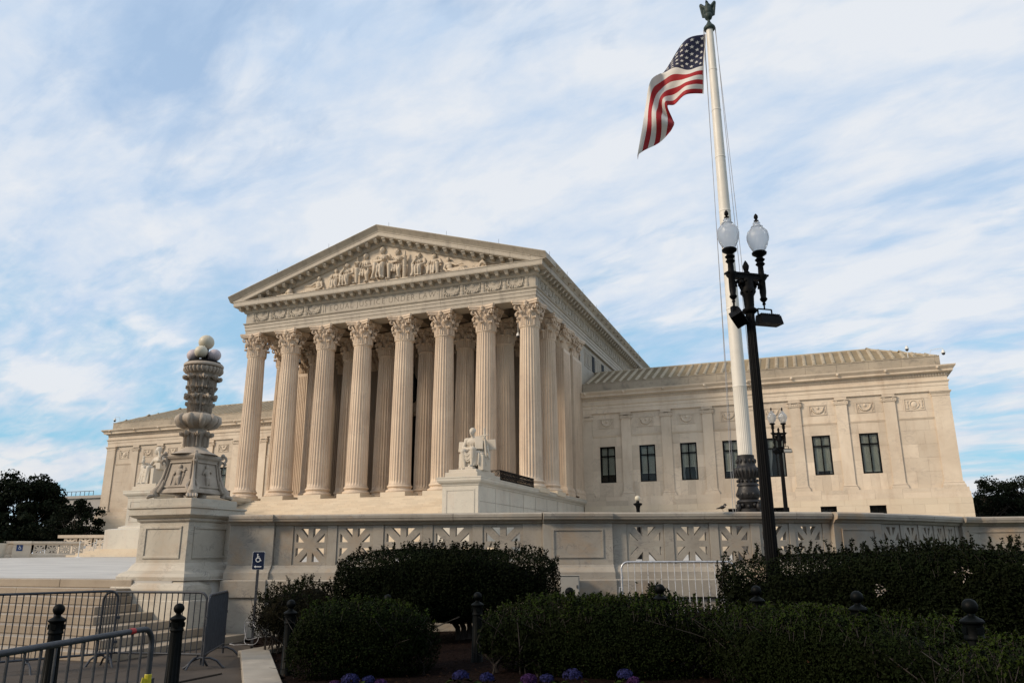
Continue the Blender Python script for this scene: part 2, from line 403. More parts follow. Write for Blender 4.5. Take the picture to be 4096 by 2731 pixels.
# ================================================================ GROUND, PLAZA
def bedz(x, y):      # planting bed rises gently to the right and towards the balustrade
    t = min(1, max(0, (x - 26.5) / 6.0)); u = min(1, max(0, (y + 49.5) / 5.5)); 
    return .03 + .12 * t + .45 * t * u
g = MB().add([(-2500, -2500, -.06), (2500, -2500, -.06), (2500, 2500, -.06), (-2500, 2500, -.06)], [(0, 1, 2, 3)])
g.build('ground', 'lawn', kind='structure', )
MB().box(-60, 28.2, -75, -46.0, -.05, -.004).build('sidewalk', 'concrete_paving', kind='structure')
for i in range(1, 9):                                     # paving slab joints as narrow gaps of darker stone are cut by separate slabs
    pass
# slabs of the sidewalk near the steps
sw = bpy.data.objects['sidewalk']
slab = MB().box(-.745, .745, -.745, .745, 0, .02).mesh('paving_slab', 'concrete_paving', bevel=.006)
for i in range(9):
    for j in range(5):
        x = 17.2 + i * 1.5; y = -50.4 - j * 1.5
        if x + .75 > 25.6 - (y + 48.2) * .87 - .05: continue
        inst(slab, 'paving_slab', sw, (x, y, 0))
bed = MB(); nx, ny = 40, 34
for j in range(ny + 1):
    for i in range(nx + 1):
        x = 24.0 + i * .62; y = -57 + j * .5
        bed.v.append((x, y, bedz(x, y) + .02 * math.sin(x * 5.1 + y * 3) + random.uniform(-.012, .012)))
bed.f = [(j * (nx + 1) + i, j * (nx + 1) + i + 1, (j + 1) * (nx + 1) + i + 1, (j + 1) * (nx + 1) + i) for j in range(ny) for i in range(nx)
         if 24.0 + i * .62 > 26.0 - ((-57 + j * .5) + 48.2) * .87 - .1]
bed.m = [0] * len(bed.f)
bed_o = bed.build('planting_bed', 'mulch', kind='structure', smooth=60)
# white marble kerb between walk and bed
kd = Vector((2.45, -2.9, 0)).normalized(); kn = Vector((kd.y, -kd.x, 0)) * -1
kroot = bpy.data.objects.new('kerb', MB().box(0, 6.4, -.0, .44, -.1, .09).mesh('kerb', 'kerb_marble')); COL.objects.link(kroot); kroot['kind'] = 'structure'
kroot.location = (25.95, -48.05, 0); kroot.rotation_euler = (0, 0, math.atan2(kd.y, kd.x))
ks = MB().box(.004, 1.59, -.012, .452, -.1, .105).mesh('kerbstone', 'kerb_marble', bevel=.012)
for i in range(4): inst(ks, 'kerbstone', kroot, (i * 1.6, 0, 0))
inst(MB().box(0, 2.6, -.2, .2, -.1, .1).mesh('kerbstone', 'kerb_marble', bevel=.012), 'kerbstone', kroot, (0, .1, 0), (0, 0, math.pi * .78))
# plaza platform (slopes up towards the building), seen almost edge-on
pz = lambda y: 1.165 + (min(max(y, -46.7), -15.5) + 46.7) / 31.2 * .43
pl = MB().add([(-34, -46.7, -.3), (23.0, -46.7, -.3), (38, -15.5, -.3), (-34, -15.5, -.3), (-34, -46.7, 1.165), (23.0, -46.7, 1.165), (38, -15.5, 1.595), (-34, -15.5, 1.595)],
              [(0, 3, 2, 1), (4, 5, 6, 7), (0, 1, 5, 4), (1, 2, 6, 5), (2, 3, 7, 6), (3, 0, 4, 7)])
pl.add([(23.0, -46.7, 1.165), (24.2, -45.0, 1.189), (29.4, -43.6, 1.2), (34.0, -41.8, 1.23), (36.2, -40.2, 1.25), (38.2, -37.2, 1.29), (38, -15.5, 1.595)], [(0, 1, 2, 3, 4, 5, 6)])
plaza = pl.build('plaza', 'plaza_stone', kind='structure')
ter = MB().box(-60, 60, -15.5, 60, -.3, 1.59).build('terrace', 'plaza_stone', kind='structure')
# street steps: eight risers of long marble stones
ssteps = MB().box(-22, 22.0, -46.7, -46.0, -.2, 1.0).build('front_steps', 'stair_marble', kind='structure')
rx = [22.0, 22.0, 22.1, 22.3, 22.7, 23.2, 23.75, 24.3]
for k in range(8):
    z1 = 1.165 - .147 * k - (0.002 if k == 0 else 0); yf = -46.75 - .36 * k; xr = rx[k]
    x = -22.0
    # far stones joined; near ones are single stones
    MB().box(-22, 8, yf, yf + .5 + (0 if k else .3), z1 - .145, z1 - .003).build('step_stone', 'street_step_marble', ssteps, kind=None)
    x = 8.0 + (k % 2) * .7
    MB().box(8.0 + .004, x - .004, yf, yf + .5, z1 - .145, z1).build('step_stone', 'street_step_marble', ssteps) if k % 2 else None
    while x < xr - .05:
        w = min(random.choice((1.6, 1.9, 2.2)), xr - x)
        if xr - x - w < .5: w = xr - x
        MB().box(x + .004, x + w - .004, yf + random.uniform(-.003, .003), -45.9 if (x + w > 21.4 and k > 1) else yf + .55, z1 - .141, z1 + (.02 if k == 0 else 0)).build('step_stone', 'street_step_marble', ssteps, bevel=.012)
        x += w
    MB().box(-21.9, xr - .05, yf + .03, -45.9, z1 - .147 - .05, z1 - .142).build('step_bed', 'dark_joint_and_letter_shade', ssteps)

# ================================================================ COURTHOUSE
CH = empty('courthouse', 'large pale marble temple-fronted courthouse with columned portico, carved pediment and long side wings', 'building')
ST0 = 6.40                              # top of the stairs
# --- great stairs
stairs = inst(MB().box(-12.2, 12.2, -2.2, -1.6, 1.5, 6.2).mesh('grand_stairs', 'stair_marble'), 'grand_stairs', CH)
rise, tread, NST = 4.8 / 33, .42, 33
stone_cache = {}
low = MB()
for k in range(NST):
    z1 = ST0 - rise * k; yf = -1.5 - tread * k
    xa = -12.45 if yf > -13.1 else -17.6 + .0 * k; xb = -xa
    if yf <= -13.1: xa = -17.9 + (NST - 1 - k) * .45; xb = -xa
    x = xa - (k * .37 % 1.05); cnt = 0
    while x < xb:
        w = 1.06; a = max(x, xa); c = min(x + w, xb)
        if c - a > .03:
            if k < 12:
                key = round(c - a, 3)
                if key not in stone_cache: stone_cache[key] = MB().box(.004, key - .004, 0, tread + .06, -rise + .004, 0).mesh('stair_stone', 'stair_marble')
                inst(stone_cache[key], 'stair_stone', stairs, (a, yf + random.uniform(-.003, .003), z1 + random.uniform(-.0015, .0015)))
            else: low.box(a + .004, c - .004, yf, yf + tread + .06, z1 - rise + .004, z1)
        x += w
    if k: low.box(xa + .02, xb - .02, yf + .02, -1.6 if k < 3 else yf + 1.2, z1 - rise - .02, z1 - rise + .0)
low.build('lower_stair_stones', 'stair_marble', stairs, kind='stuff')
# portico platform
MB().box(-14.9, 14.9, -1.46, 13.2, 1.5, ST0 - .004).build('portico_floor', 'stair_marble', CH)
# --- cheek blocks with low steps of their own
def cheek(sg):
    X = lambda a, b: (a, b) if sg > 0 else (-b, -a)
    c = MB(); x0, x1 = X(12.36, 14.95)
    c.box(x0, x1, -12.55, -8.5, 1.5, 6.15)
    x2, x3 = X(12.5, 14.93); c.box(x2, x3, -8.5, 13.2, 1.5, 6.15)
    o = c.build('cheek_wall', 'cheek_marble', CH)
    # low battered base of the block
    b = MB(); p = [(x0 - .0, -12.55), (x1, -12.55), (x1, 13.2)] if sg > 0 else [(x0, 13.2), (x0, -12.55), (x1, -12.55)]
    b.sweep([(0, 3.95), (.1, 3.9), (.32, 3.82), (.34, 3.72), (.8, 3.66), (.95, 3.6), (.95, 2.0), (1.2, 1.95), (1.2, 1.5), (0, 1.5)], p if sg < 0 else p).build('cheek_base', 'cheek_marble', o)
    # recessed panel frame on the front
    a, d = X(12.62, 14.7)
    f = MB()
    for q in ((a, d, 5.72, 5.80), (a, d, 4.2, 4.28)): f.box(q[0], q[1], -12.58, -12.548, q[2], q[3])
    for q in (a, d - .08): f.box(q, q + .08, -12.58, -12.549, 4.283, 5.717)
    f.build('panel_moulding', 'cheek_marble', o)
    # cornice round the block and along the cheek wall
    pth = [(x0, -1.6), (x0, -12.55), (x1, -12.55), (x1, 13.1)]
    if sg < 0: pth = [(x0, 13.1), (x0, -12.55), (x1, -12.55), (x1, -1.6)]
    prof = [(0, 6.02), (.05, 6.06), (.05, 6.13), (.12, 6.18), (.24, 6.26), (.28, 6.34), (.30, 6.36), (.30, 6.50), (.33, 6.53), (.33, 6.6), (.0, 6.63), (-.2, 6.63), (-.2, 6.02)]
    MB().sweep(prof, pth).build('cornice', 'cheek_marble', o)
    t = MB().box(x0 + .03, x1 - .03, -12.5, -1.7, 6.1, 6.615); t.build('top_slab', 'cheek_marble', o)
    MB().box(x0 + .1, x1 - .14, -12.4, -8.2, 6.616, 6.93).build('plinth_step', 'statue_marble', o, bevel=.02)
    MB().box(x0 + .28, x1 - .30, -12.2, -9.0, 6.931, 7.14).build('plinth_step', 'statue_marble', o, bevel=.02)
    # vertical joints on the long side
    if sg > 0:
        j = MB()
        for i, y in enumerate((-9.6, -6.8, -4.0, -1.2, 1.6, 4.4, 7.2, 10.0)):
            j.box(14.951, 14.956, y, y + .02, 4.0, 6.0)
        j.box(14.951, 14.957, -12.3, 13, 5.02, 5.035)
        j.build('stone_joint', 'dark_joint_and_letter_shade', o)
cheek(1); cheek(-1)

# --- Corinthian column
def leaf(mb, ang, r0, z0, h, w, reach, n=5, bulge=.05):
    pr = [(0, 0), (.04, .3), (.05, .6), (.12, .82), (.30, .97), (.55, 1.0), (.78, .9), (.72, .74)]
    ws = [.85, 1, .95, .9, .95, .8, .5, .25]; lay = []
    for side in (0, 1):
        for (t, zt), wt in zip(pr, ws):
            for i in range(n):
                u = (i / (n - 1) - .5) * 2
                rr = r0 + reach * t + bulge * (1 - u * u) - (.05 if side else 0) + (.045 if (i % 2 == (n // 2) % 2) else -.02)
                zz = z0 + h * zt - (.10 * h * abs(u) if zt > .8 else 0) - (.03 if side else 0)
                a = ang + u * w * wt / 2 / max(r0, .3)
                lay.append((rr * math.cos(a), rr * math.sin(a), zz))
    k = len(pr); f = []
    for s in (0, 1):
        for j in range(k - 1):
            for i in range(n - 1):
                q = s * k * n + j * n + i; f.append((q, q + 1, q + n + 1, q + n) if s == 0 else (q + n, q + n + 1, q + 1, q))
    for j in range(k - 1):
        for i in (0, n - 1): q = j * n + i; f.append((q, q + n, q + n + k * n, q + k * n))
    for i in range(n - 1): q = (k - 1) * n + i; f.append((q, q + 1, q + 1 + k * n, q + k * n))
    mb.add(lay, f)
def abacus_poly(c, m, s=.12, n=5):
    P = []
    for q in range(4):
        a = q * math.pi / 2
        pts = []
        for i in range(n + 1):
            u = -1 + 2 * i / n; pts.append((u * (c - s), -(m + (c - m) * (u * u))))
        P += [(x * math.cos(a) - y * math.sin(a), x * math.sin(a) + y * math.cos(a)) for x, y in pts]
    return P
CAPH = 2.26
def capital_mesh():
    m = MB()
    m.lathe([(.70, 0), (.70, .9), (.76, 1.3), (.90, 1.65), (1.04, 1.86)], 24)
    m.lathe([(.80, -.06), (.87, -.03), (.88, .02), (.85, .07), (.80, .08)], 24, caps=False)
    for i in range(8): leaf(m, i * math.pi / 4, .80, .06, .80, .44, .36, n=7, bulge=.09)
    for i in range(8): leaf(m, (i + .5) * math.pi / 4, .78, .06, 1.34, .38, .46, n=7, bulge=.08)
    for q in range(4):                      # corner volutes, inner helices, flower
        a = math.pi / 4 + q * math.pi / 2; d = Vector((math.cos(a), math.sin(a), 0)); side = Vector((-d.y, d.x, 0))
        leaf(m, a - .22, .84, .8, .62, .36, .34); leaf(m, a + .22, .84, .8, .62, .36, .34)
        for sd in (-1, 1):
            base = d * .82 + side * .30 * sd + Vector((0, 0, .95)); pts = [base, d * .92 + side * .26 * sd + Vector((0, 0, 1.35)), d * 1.10 + side * .15 * sd + Vector((0, 0, 1.72))]
            c0 = d * 1.22 + side * .07 * sd + Vector((0, 0, 1.66))
            for t in range(13):
                th = 2.2 - t * .62; rr = .24 * (1 - t / 15)
                pts.append(c0 + d * rr * math.cos(th) + Vector((0, 0, rr * math.sin(th))))
            m.tube(pts, [.07] * 3 + [.06] * 13, 6)
        a = q * math.pi / 2; d = Vector((math.cos(a), math.sin(a), 0)); side = Vector((-d.y, d.x, 0))
        for sd in (-1, 1):
            pts = [d * .82 + side * .28 * sd + Vector((0, 0, 1.0)), d * .92 + side * .24 * sd + Vector((0, 0, 1.45))]
            c0 = d * .98 + side * .16 * sd + Vector((0, 0, 1.62))
            for t in range(9):
                th = math.pi * .2 + t * .7; rr = .14 * (1 - t / 11); pts.append(c0 - side * sd * rr * math.cos(th) + Vector((0, 0, rr * math.sin(th))) + side * sd * .02)
            m.tube(pts, .045, 5)
        m.ball(d * .98 + Vector((0, 0, 2.04)), .19, 8, 6, (1, 1, 1)); m.ball(d * 1.05 + Vector((0, 0, 1.82)), .12, 8, 5)
        m.merge(MB().cbox(d * .98 + Vector((0, 0, 1.98)), (.2, .3, .3), Euler((0, 0, a))))
    m.prism(abacus_poly(1.18, .90), 1.90, 2.06, axis='z'); m.prism(abacus_poly(1.25, .96), 2.061, CAPH, axis='z')
    m.v = [v for v in m.v]
    return m.mesh('capital', 'column_marble', 50)
capM = capital_mesh()
def shaft_mesh(fl=24, r0=.945, r1=.80, z0=7.47, z1=20.2, mat='column_marble'):
    m = MB(); sub = 7; n = fl * sub; lev = [0, .012, .03, .15, .3, .45, .6, .75, .9, .975, .988, 1]
    for t in lev:
        r = r0 + (r1 - r0) * (t ** 1.7); fade = 0 if t in (0, 1) else (.5 if t in (.012, .988) else 1)
        if t == 0: r += .05
        if t == 1: r += .03
        for i in range(n):
            u = (i % sub) / sub; dpt = 0 if u < .16 else math.sin((u - .08) / .92 * math.pi) ** .6 * .075
            rr = r - dpt * fade; a = 2 * math.pi * i / n
            m.v.append((rr * math.cos(a), rr * math.sin(a), z0 + (z1 - z0) * t))
    for j in range(len(lev) - 1):
        for i in range(n): m.f.append((j * n + i, j * n + (i + 1) % n, (j + 1) * n + (i + 1) % n, (j + 1) * n + i))
    m.m = [0] * len(m.f)
    return m.mesh('column', mat, 40, fix=False)
shaftM = shaft_mesh()
baseM = MB().lathe([(1.17, 6.79), (1.2, 6.84), (1.21, 6.9), (1.17, 6.99), (1.10, 7.02), (1.08, 7.04), (1.0, 7.08), (.99, 7.15), (1.04, 7.2), (1.07, 7.22), (1.10, 7.27), (1.09, 7.35), (1.03, 7.40), (1.0, 7.42), (.98, 7.47)], 40).mesh('column_base', 'column_marble', 50)
plinM = MB().box(-1.18, 1.18, -1.2, 1.2, ST0, 6.79).mesh('plinth', 'stair_marble', bevel=.01)
CX = [(i - 3.5) * 4 + (.17 if i > 3 else -.17) for i in range(8)]
def column(x, y, rz=0):
    c = inst(shaftM, 'column', CH, (x, y, 0), (0, 0, rz))
    k = inst(capM, 'capital', c, (0, 0, 20.2), (0, 0, -rz)); inst(baseM, 'column_base', c); inst(plinM, 'plinth', c, (0, 0, 0), (0, 0, -rz))
for i, x in enumerate(CX): column(x, 0, i * .7)
for i, x in enumerate(CX): column(x, 4.5, i * 1.3 + .3)
# --- cella walls behind the colonnade
cw = MB(); CY = 9.0
cw.box(-14.6, -2.1, CY, CY + .9, ST0, 23.5); cw.box(2.1, 14.6, CY, CY + .9, ST0, 23.5); cw.box(-2.1, 2.1, CY + .003, CY + .9, 15.2, 23.5)
cella = cw.build('portico_wall', 'shaded_portico_marble', CH)
dm = MB(); dm.box(-2.1, -1.75, CY - .12, CY, ST0, 15.5); dm.box(1.75, 2.1, CY - .12, CY, ST0, 15.5); dm.box(-2.45, 2.45, CY - .16, CY - .003, 15.5, 16.2)
dm.sweep([(0, 16.2), (.1, 16.3), (.12, 16.42), (.4, 16.55), (.42, 16.75), (0, 16.8)], [(-2.7, CY), (-2.7, CY - .2), (2.7, CY - .2), (2.7, CY)])
dm.build('door_surround', 'shaded_portico_marble', cella)
dd = MB().box(-2.1, 2.1, CY + .5, CY + .6, ST0, 15.2).build('bronze_door', 'door_bronze', CH)
dp = MB().box(-.85, .85, -.06, 0, -.9, .9).mesh('door_panel', 'door_bronze', bevel=.03)
for sx_ in (-1, 1):
    for k in range(4): inst(dp, 'door_panel', dd, (sx_ * 1.0, CY + .5, 7.6 + k * 2.1))
for x in CX:                                   # pilasters on the rear wall
    p = MB().box(x - .62, x + .62, CY - .22, CY, 7.4, 20.2); p.taper((x, CY - .05), ST0, 7.0, .85, .8, .4, .36); p.taper((x, CY - .05), 7.0, 7.4, .72, .64, .3, .24)
    for q in range(6): p.box(x - .52 + q * .2, x - .44 + q * .2, CY - .26, CY - .221, 7.6, 20.0)
    po = p.build('pilaster', 'shaded_portico_marble', CH)
    inst(capM, 'capital', po, (x, CY + .2, 20.2), scale=(.8, .55, 1))
# antae and fluted side pilasters at the ends of the portico
def anta(sg, y0, y1, xo=14.95, xi=13.3):
    a, b_ = (xi, xo) if sg > 0 else (-xo, -xi); m = MB(); m.box(a, b_, y0, y1, 7.45, 20.2)
    for q in range(7):                       # fluting: raised fillets on front and outer face
        w = (b_ - a - .2) / 7; m.box(a + .1 + q * w, a + .1 + q * w + w * .45, y0 - .04, y0 + .001, 7.7, 19.9)
        w = (y1 - y0 - .2) / 7; X0 = b_ if sg > 0 else a - .04
        m.box(X0 - .001, X0 + .041, y0 + .1 + q * w, y0 + .1 + q * w + w * .45, 7.7, 19.9)
    o = m.build('pilaster', 'column_marble', CH); cx_, cy_ = (a + b_) / 2, (y0 + y1) / 2
    bb = MB().taper((cx_, cy_), ST0, 6.8, (b_ - a) / 2 + .22, (b_ - a) / 2 + .22, (y1 - y0) / 2 + .22)
    bb.taper((cx_, cy_), 6.8, 7.1, (b_ - a) / 2 + .2, (b_ - a) / 2 + .15, (y1 - y0) / 2 + .2, (y1 - y0) / 2 + .2)
    bb.taper((cx_, cy_), 7.1, 7.45, (b_ - a) / 2 + .18, (b_ - a) / 2 + .06, (y1 - y0) / 2 + .18, (y1 - y0) / 2 + .06)
    bb.build('pilaster_base', 'column_marble', o)
    inst(capM, 'capital', o, (cx_ + .0 * sg, cy_, 20.2), scale=((b_ - a) / 1.75, (y1 - y0) / 1.85, 1))
for sg in (1, -1): anta(sg, 7.25, 9.3); anta(sg, 10.2, 13.4)
# solid body of the main hall
body = MB(); body.box(-14.55, 14.55, CY + .88, 60, 1.5, 20.2); body.box(-14.78, 14.78, 13.42, 60, 17.0, 22.46)
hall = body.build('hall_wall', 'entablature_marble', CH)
for sg in (1, -1):
    for i in range(7):                          # upper wall: framed meander panels alternating with dark grilles
        y = 15.0 + i * 4.03
        pm = MB()
        X0, X1 = (14.781, 14.83) if sg > 0 else (-14.83, -14.781)
        for (a, b_, c, d) in ((y, y + 2.7, 22.0, 22.08), (y, y + 2.7, 20.3, 20.38), (y, y + .08, 20.38, 22.0), (y + 2.62, y + 2.7, 20.38, 22.0), (y + .45, y + 1.15, 21.75, 21.82), (y + .45, y + 1.15, 20.55, 20.62), (y + .45, y + .52, 20.62, 21.75), (y + 1.08, y + 1.15, 20.62, 21.75), (y + 1.55, y + 2.25, 21.75, 21.82), (y + 1.55, y + 2.25, 20.55, 20.62), (y + 1.55, y + 1.62, 20.62, 21.75), (y + 2.18, y + 2.25, 20.62, 21.75)):
            pm.box(X0, X1, a, b_, c, d)
        pm.build('wall_panel', 'entablature_marble', hall)
        yg = y + 3.05; gm = MB().box(min(X0, X1) - .005, max(X0, X1) - .03, yg, yg + 1.1, 20.3, 22.05); go = gm.build('grille', 'window_frame_black', CH)
        bm_ = MB()
        for q in range(5): bm_.box(X0, X1, yg + .08 + q * .22, yg + .12 + q * .22, 20.35, 22.0)
        for q in range(8): bm_.box(X0 + .005, X1 + .005, yg + .04, yg + 1.06, 20.45 + q * .2, 20.48 + q * .2)
        bm_.build('grille_bars', 'galvanized', go)
# --- entablature
ZA, ZF, ZD, ZC, ZT = 22.48, 23.55, 24.75, 25.12, 25.63
FX, FY = 15.05, -.86
arch_prof = [(0, ZA), (0, ZA + .33), (.05, ZA + .35), (.05, ZA + .66), (.10, ZA + .68), (.10, ZA + .93), (.16, ZA + .95), (.22, ZA + 1.03), (.22, ZF), (-1.7, ZF), (-1.7, ZA)]
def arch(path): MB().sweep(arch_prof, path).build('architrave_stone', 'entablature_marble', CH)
g_ = .007
for i in range(1, 6): arch([(CX[i] + g_, FY), (CX[i + 1] - g_, FY)])
arch([(FX, 4.5), (FX, FY), (CX[6] + g_, FY)][::-1]); arch([(-FX, 4.5), (-FX, FY), (CX[1] - g_, FY)])
ys = [4.5 + g_, 8.3, 11.8, 16, 20, 24, 28, 32, 36, 40, 44, 48, 60]
for a, b_ in zip(ys, ys[1:]):
    arch([(FX, a + g_), (FX, b_ - g_)]); arch([(-FX, b_ - g_), (-FX, a + g_)])
def U(y=60): return [(-FX, y), (-FX, FY), (FX, FY), (FX, y)]
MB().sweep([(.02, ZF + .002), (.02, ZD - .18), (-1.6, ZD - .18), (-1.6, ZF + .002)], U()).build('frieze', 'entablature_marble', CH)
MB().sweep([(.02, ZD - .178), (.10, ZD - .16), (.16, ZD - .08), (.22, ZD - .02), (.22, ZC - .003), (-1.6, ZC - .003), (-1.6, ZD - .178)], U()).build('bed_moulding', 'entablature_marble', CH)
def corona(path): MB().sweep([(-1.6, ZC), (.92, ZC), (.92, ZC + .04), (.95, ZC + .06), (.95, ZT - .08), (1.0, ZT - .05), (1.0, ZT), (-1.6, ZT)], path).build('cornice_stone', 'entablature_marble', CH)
xs = [-13.0 + i * 2.0 for i in range(14)]
for a, b_ in zip(xs, xs[1:]): corona([(a + .005, FY), (b_ - .005, FY)])
corona([(-FX, 3), (-FX, FY), (-13.0 - .005, FY)]); corona([(13.005, FY), (FX, FY), (FX, 3)])
ysd = [3 + 2.4 * i for i in range(20)]
for a, b_ in zip(ysd, ysd[1:]): corona([(FX, a + .005), (FX, b_ - .005)]); corona([(-FX, b_ - .005), (-FX, a + .005)])
# side gutters (sima) with lion heads
SIM = [(-1.2, ZT + .002), (1.0, ZT + .002), (1.04, ZT + .06), (1.16, ZT + .2), (1.34, ZT + .4), (1.37, ZT + .45), (1.37, ZT + .5), (-1.2, ZT + .5)]
MB().sweep(SIM, [(FX, FY - .5), (FX, 48.6)]).build('gutter_moulding', 'entablature_marble', CH)
MB().sweep(SIM, [(-FX, 48.6), (-FX, FY - .5)]).build('gutter_moulding', 'entablature_marble', CH)
lion = MB().ball((0, 0, 0), .17, 10, 8, (1, .9, 1.05)); lion.ball((.13, 0, -.06), .09, 8, 6); 
for a in range(8): lion.ball((-.02, .17 * math.cos(a * .785), .17 * math.sin(a * .785)), .06, 6, 5)
lionM = lion.mesh('lion_head', 'entablature_marble', 60)
for k in range(22):
    inst(lionM, 'lion_head', CH, (FX + 1.2, 0.2 + k * 1.75, ZT + .22)); 
    if k < 12: inst(lionM, 'lion_head', CH, (-FX - 1.2, .2 + k * 1.75, ZT + .22), (0, 0, math.pi))
# modillions
md = MB().add([(-.2, 0, 0), (.2, 0, 0), (.2, -.62, 0), (-.2, -.62, 0), (-.2, 0, -.10), (.2, 0, -.10), (.2, -.62, -.10), (-.2, -.62, -.10)], [(0, 1, 2, 3), (4, 7, 6, 5), (0, 4, 5, 1), (1, 5, 6, 2), (2, 6, 7, 3), (3, 7, 4, 0)])
md.add([(-.18, 0, -.102), (.18, 0, -.102), (.18, -.57, -.102), (-.18, -.57, -.102), (-.135, 0, -.36), (.135, 0, -.36), (.135, -.42, -.33), (-.135, -.42, -.33)], [(0, 1, 2, 3), (4, 7, 6, 5), (0, 4, 5, 1), (1, 5, 6, 2), (2, 6, 7, 3), (3, 7, 4, 0)])
mdM = md.mesh('modillion', 'entablature_marble', bevel=.012)
MS = .905; mx = [-15.4 + i * MS for i in range(35)]
for x in mx: inst(mdM, 'modillion', CH, (x, FY - .20, ZC - .002))
for k in range(48):
    y = -.35 + k * MS; inst(mdM, 'modillion', CH, (FX + .2, y, ZC - .002), (0, 0, math.pi / 2))
    if k < 24: inst(mdM, 'modillion', CH, (-FX - .2, y, ZC - .002), (0, 0, -math.pi / 2))
# raking cornice in stones, tympanum
SL = (31.17 - 26.12) / 16.42; RX = 16.42; ZR0 = 26.12
def rake(prof, xa, xb, name='cornice_stone', mat='entablature_marble', gap=.006):
    """prof = [(y, dz below the top line)]"""
    m = MB(); k = len(prof)
    for x in (xa + gap, xb - gap):
        for y, dz in prof: m.v.append((x, y, ZR0 + (RX - abs(x)) * SL - dz))
    m.f = [(q, (q + 1) % k, k + (q + 1) % k, k + q) for q in range(k)] + [tuple(range(k)), tuple(range(2 * k - 1, k - 1, -1))]; m.m = [0] * len(m.f)
    return m.build(name, mat, CH)
top = [(FY - 1.37, 0), (FY - 1.37, .05), (FY - 1.33, .1), (FY - 1.15, .3), (FY - 1.04, .44), (FY - 1.0, .5), (.6, .5), (.6, 0)]
cor = [(FY - 1.0, .502), (FY - 1.0, .56), (FY - .95, .60), (FY - .95, .94), (FY - .9, .98), (FY - .9, 1.0), (.6, 1.0), (.6, .502)]
bedr = [(FY - .2, 1.002), (FY - .2, 1.36), (FY - .14, 1.42), (FY - .1, 1.52), (FY - .02, 1.56), (.5, 1.56), (.5, 1.002)]
for sg in (1, -1):
    n = 8
    for i in range(n):
        a = RX * i / n; b_ = RX * (i + 1) / n; lo, hi = (a, b_) if sg > 0 else (-b_, -a)
        rake(top, lo, hi)
        c0, c1 = 14.95 * i / n, 14.95 * (i + 1) / n; lo, hi = (c0, c1) if sg > 0 else (-c1, -c0)
        rake(cor, lo, hi)
    rake(bedr, *((0, 13.1) if sg > 0 else (-13.1, 0)), name='bed_moulding', gap=0)
    rake([(FY + .02, 1.5), (FY + .5, 1.5), (FY + .5, 5.7 if 0 else 1.6), (FY + .02, 1.6)], *((0, 12.5) if sg > 0 else (-12.5, 0)), name='bed_moulding', gap=0)
    for i in range(16):
        x = sg * (.45 + i * MS)
        if abs(x) < 13.9: o = inst(mdM, 'modillion', CH, (x, FY - .20, ZR0 + (RX - abs(x)) * SL - 1.0 - .02))
tz = ZR0 + RX * SL - 1.3
tp = MB().prism([(-14.75, ZT + .002), (14.75, ZT + .002), (0, tz + .2)], FY + .08, FY + .6).build('tympanum', 'sculpture_marble', CH)
# roof of the hall
for sg in (1, -1):
    pg = [(sg * 14.96, ZT + .003), (sg * 16.3, ZT + .003), (sg * 16.3, ZR0 + .12 * SL - .503), (sg * 14.96, ZR0 + 1.46 * SL - .503)]
    MB().prism(pg if sg > 0 else pg[::-1], FY - .955, .5).build('cornice_stone', 'entablature_marble', CH)
for sg in (1, -1):
    pg = [(sg * 13.0, ZT + .003), (sg * 14.955, ZT + .003), (sg * 14.955, ZT + .02), (sg * 13.0, ZR0 + 3.42 * SL - 1.003)]
    MB().prism(pg if sg > 0 else pg[::-1], FY - .55, FY + .079).build('tympanum_end', 'entablature_marble', CH)
rf = MB()
for sg in (1, -1):
    a = [(0, 31.1), (sg * 16.2, 31.1 - 16.2 * SL)]
    rf.add([(a[0][0], .55, a[0][1]), (a[1][0], .55, a[1][1]), (a[1][0], 48.6, a[1][1]), (a[0][0], 48.6, a[0][1]), (a[0][0], .55, a[0][1] - .3), (a[1][0], .55, a[1][1] - .3), (a[1][0], 48.6, a[1][1] - .3), (a[0][0], 48.6, a[0][1] - .3)],
           [(0, 1, 2, 3), (4, 7, 6, 5), (0, 4, 5, 1), (1, 5, 6, 2), (2, 6, 7, 3), (3, 7, 4, 0)])
rf.build('hall_roof', 'roof_tile_marble', CH)
rod = MB().tube([(0, 0, 0), (0, 0, .42)], .012, 5).mesh('lightning_rod', 'galvanized')
for x in (1.3, 7.2, 12.2, -5.1, -10.8): inst(rod, 'lightning_rod', CH, (x, FY - 1.3, ZR0 + (RX - abs(x)) * SL))
for k in range(8): inst(rod, 'lightning_rod', CH, (RX - .05, -.9 + k * 5.2, ZR0))
# frieze ornament: festoons between candelabra
fe = MB(); random.seed(3)
for i in range(9):
    t = math.pi * (i + .5) / 9; fe_r = .62
    cx_, cz_ = -math.cos(t) * .66, -math.sin(t) * .46
    for q in range(5 if 1 < i < 7 else 3): fe.ball((cx_ + random.uniform(-.07, .07), -.03 - random.uniform(0, .05), .12 + cz_ + random.uniform(-.14, .12)), random.uniform(.08, .13), 7, 5)
fe.lathe([(.20, 0), (.22, .04), (.17, .07), (.13, .05), (.06, .1), (.01, .1)], 10); 
fe.v[-60:] = [(x, -z, .33 + y) for x, y, z in fe.v[-60:]]
for sd in (-1, 1): fe.tube([(sd * .3, -.04, .42), (sd * .45, -.05, .5), (sd * .58, -.04, .42), (sd * .52, -.04, .3)], .035, 5); fe.tube([(sd * .72, -.04, .5), (sd * .69, -.06, .2), (sd * .74, -.05, -.1), (sd * .71, -.04, -.42)], [.05, .07, .05, .02], 5)
festM = fe.mesh('festoon_relief', 'entablature_marble', 60)
cdm = MB().lathe([(.13, -.53), (.24, -.50), (.24, -.44), (.12, -.38), (.17, -.2), (.12, -.05), (.15, .0), (.10, .06), (.14, .2), (.09, .3), (.17, .42), (.17, .5), (.05, .53)], 10)
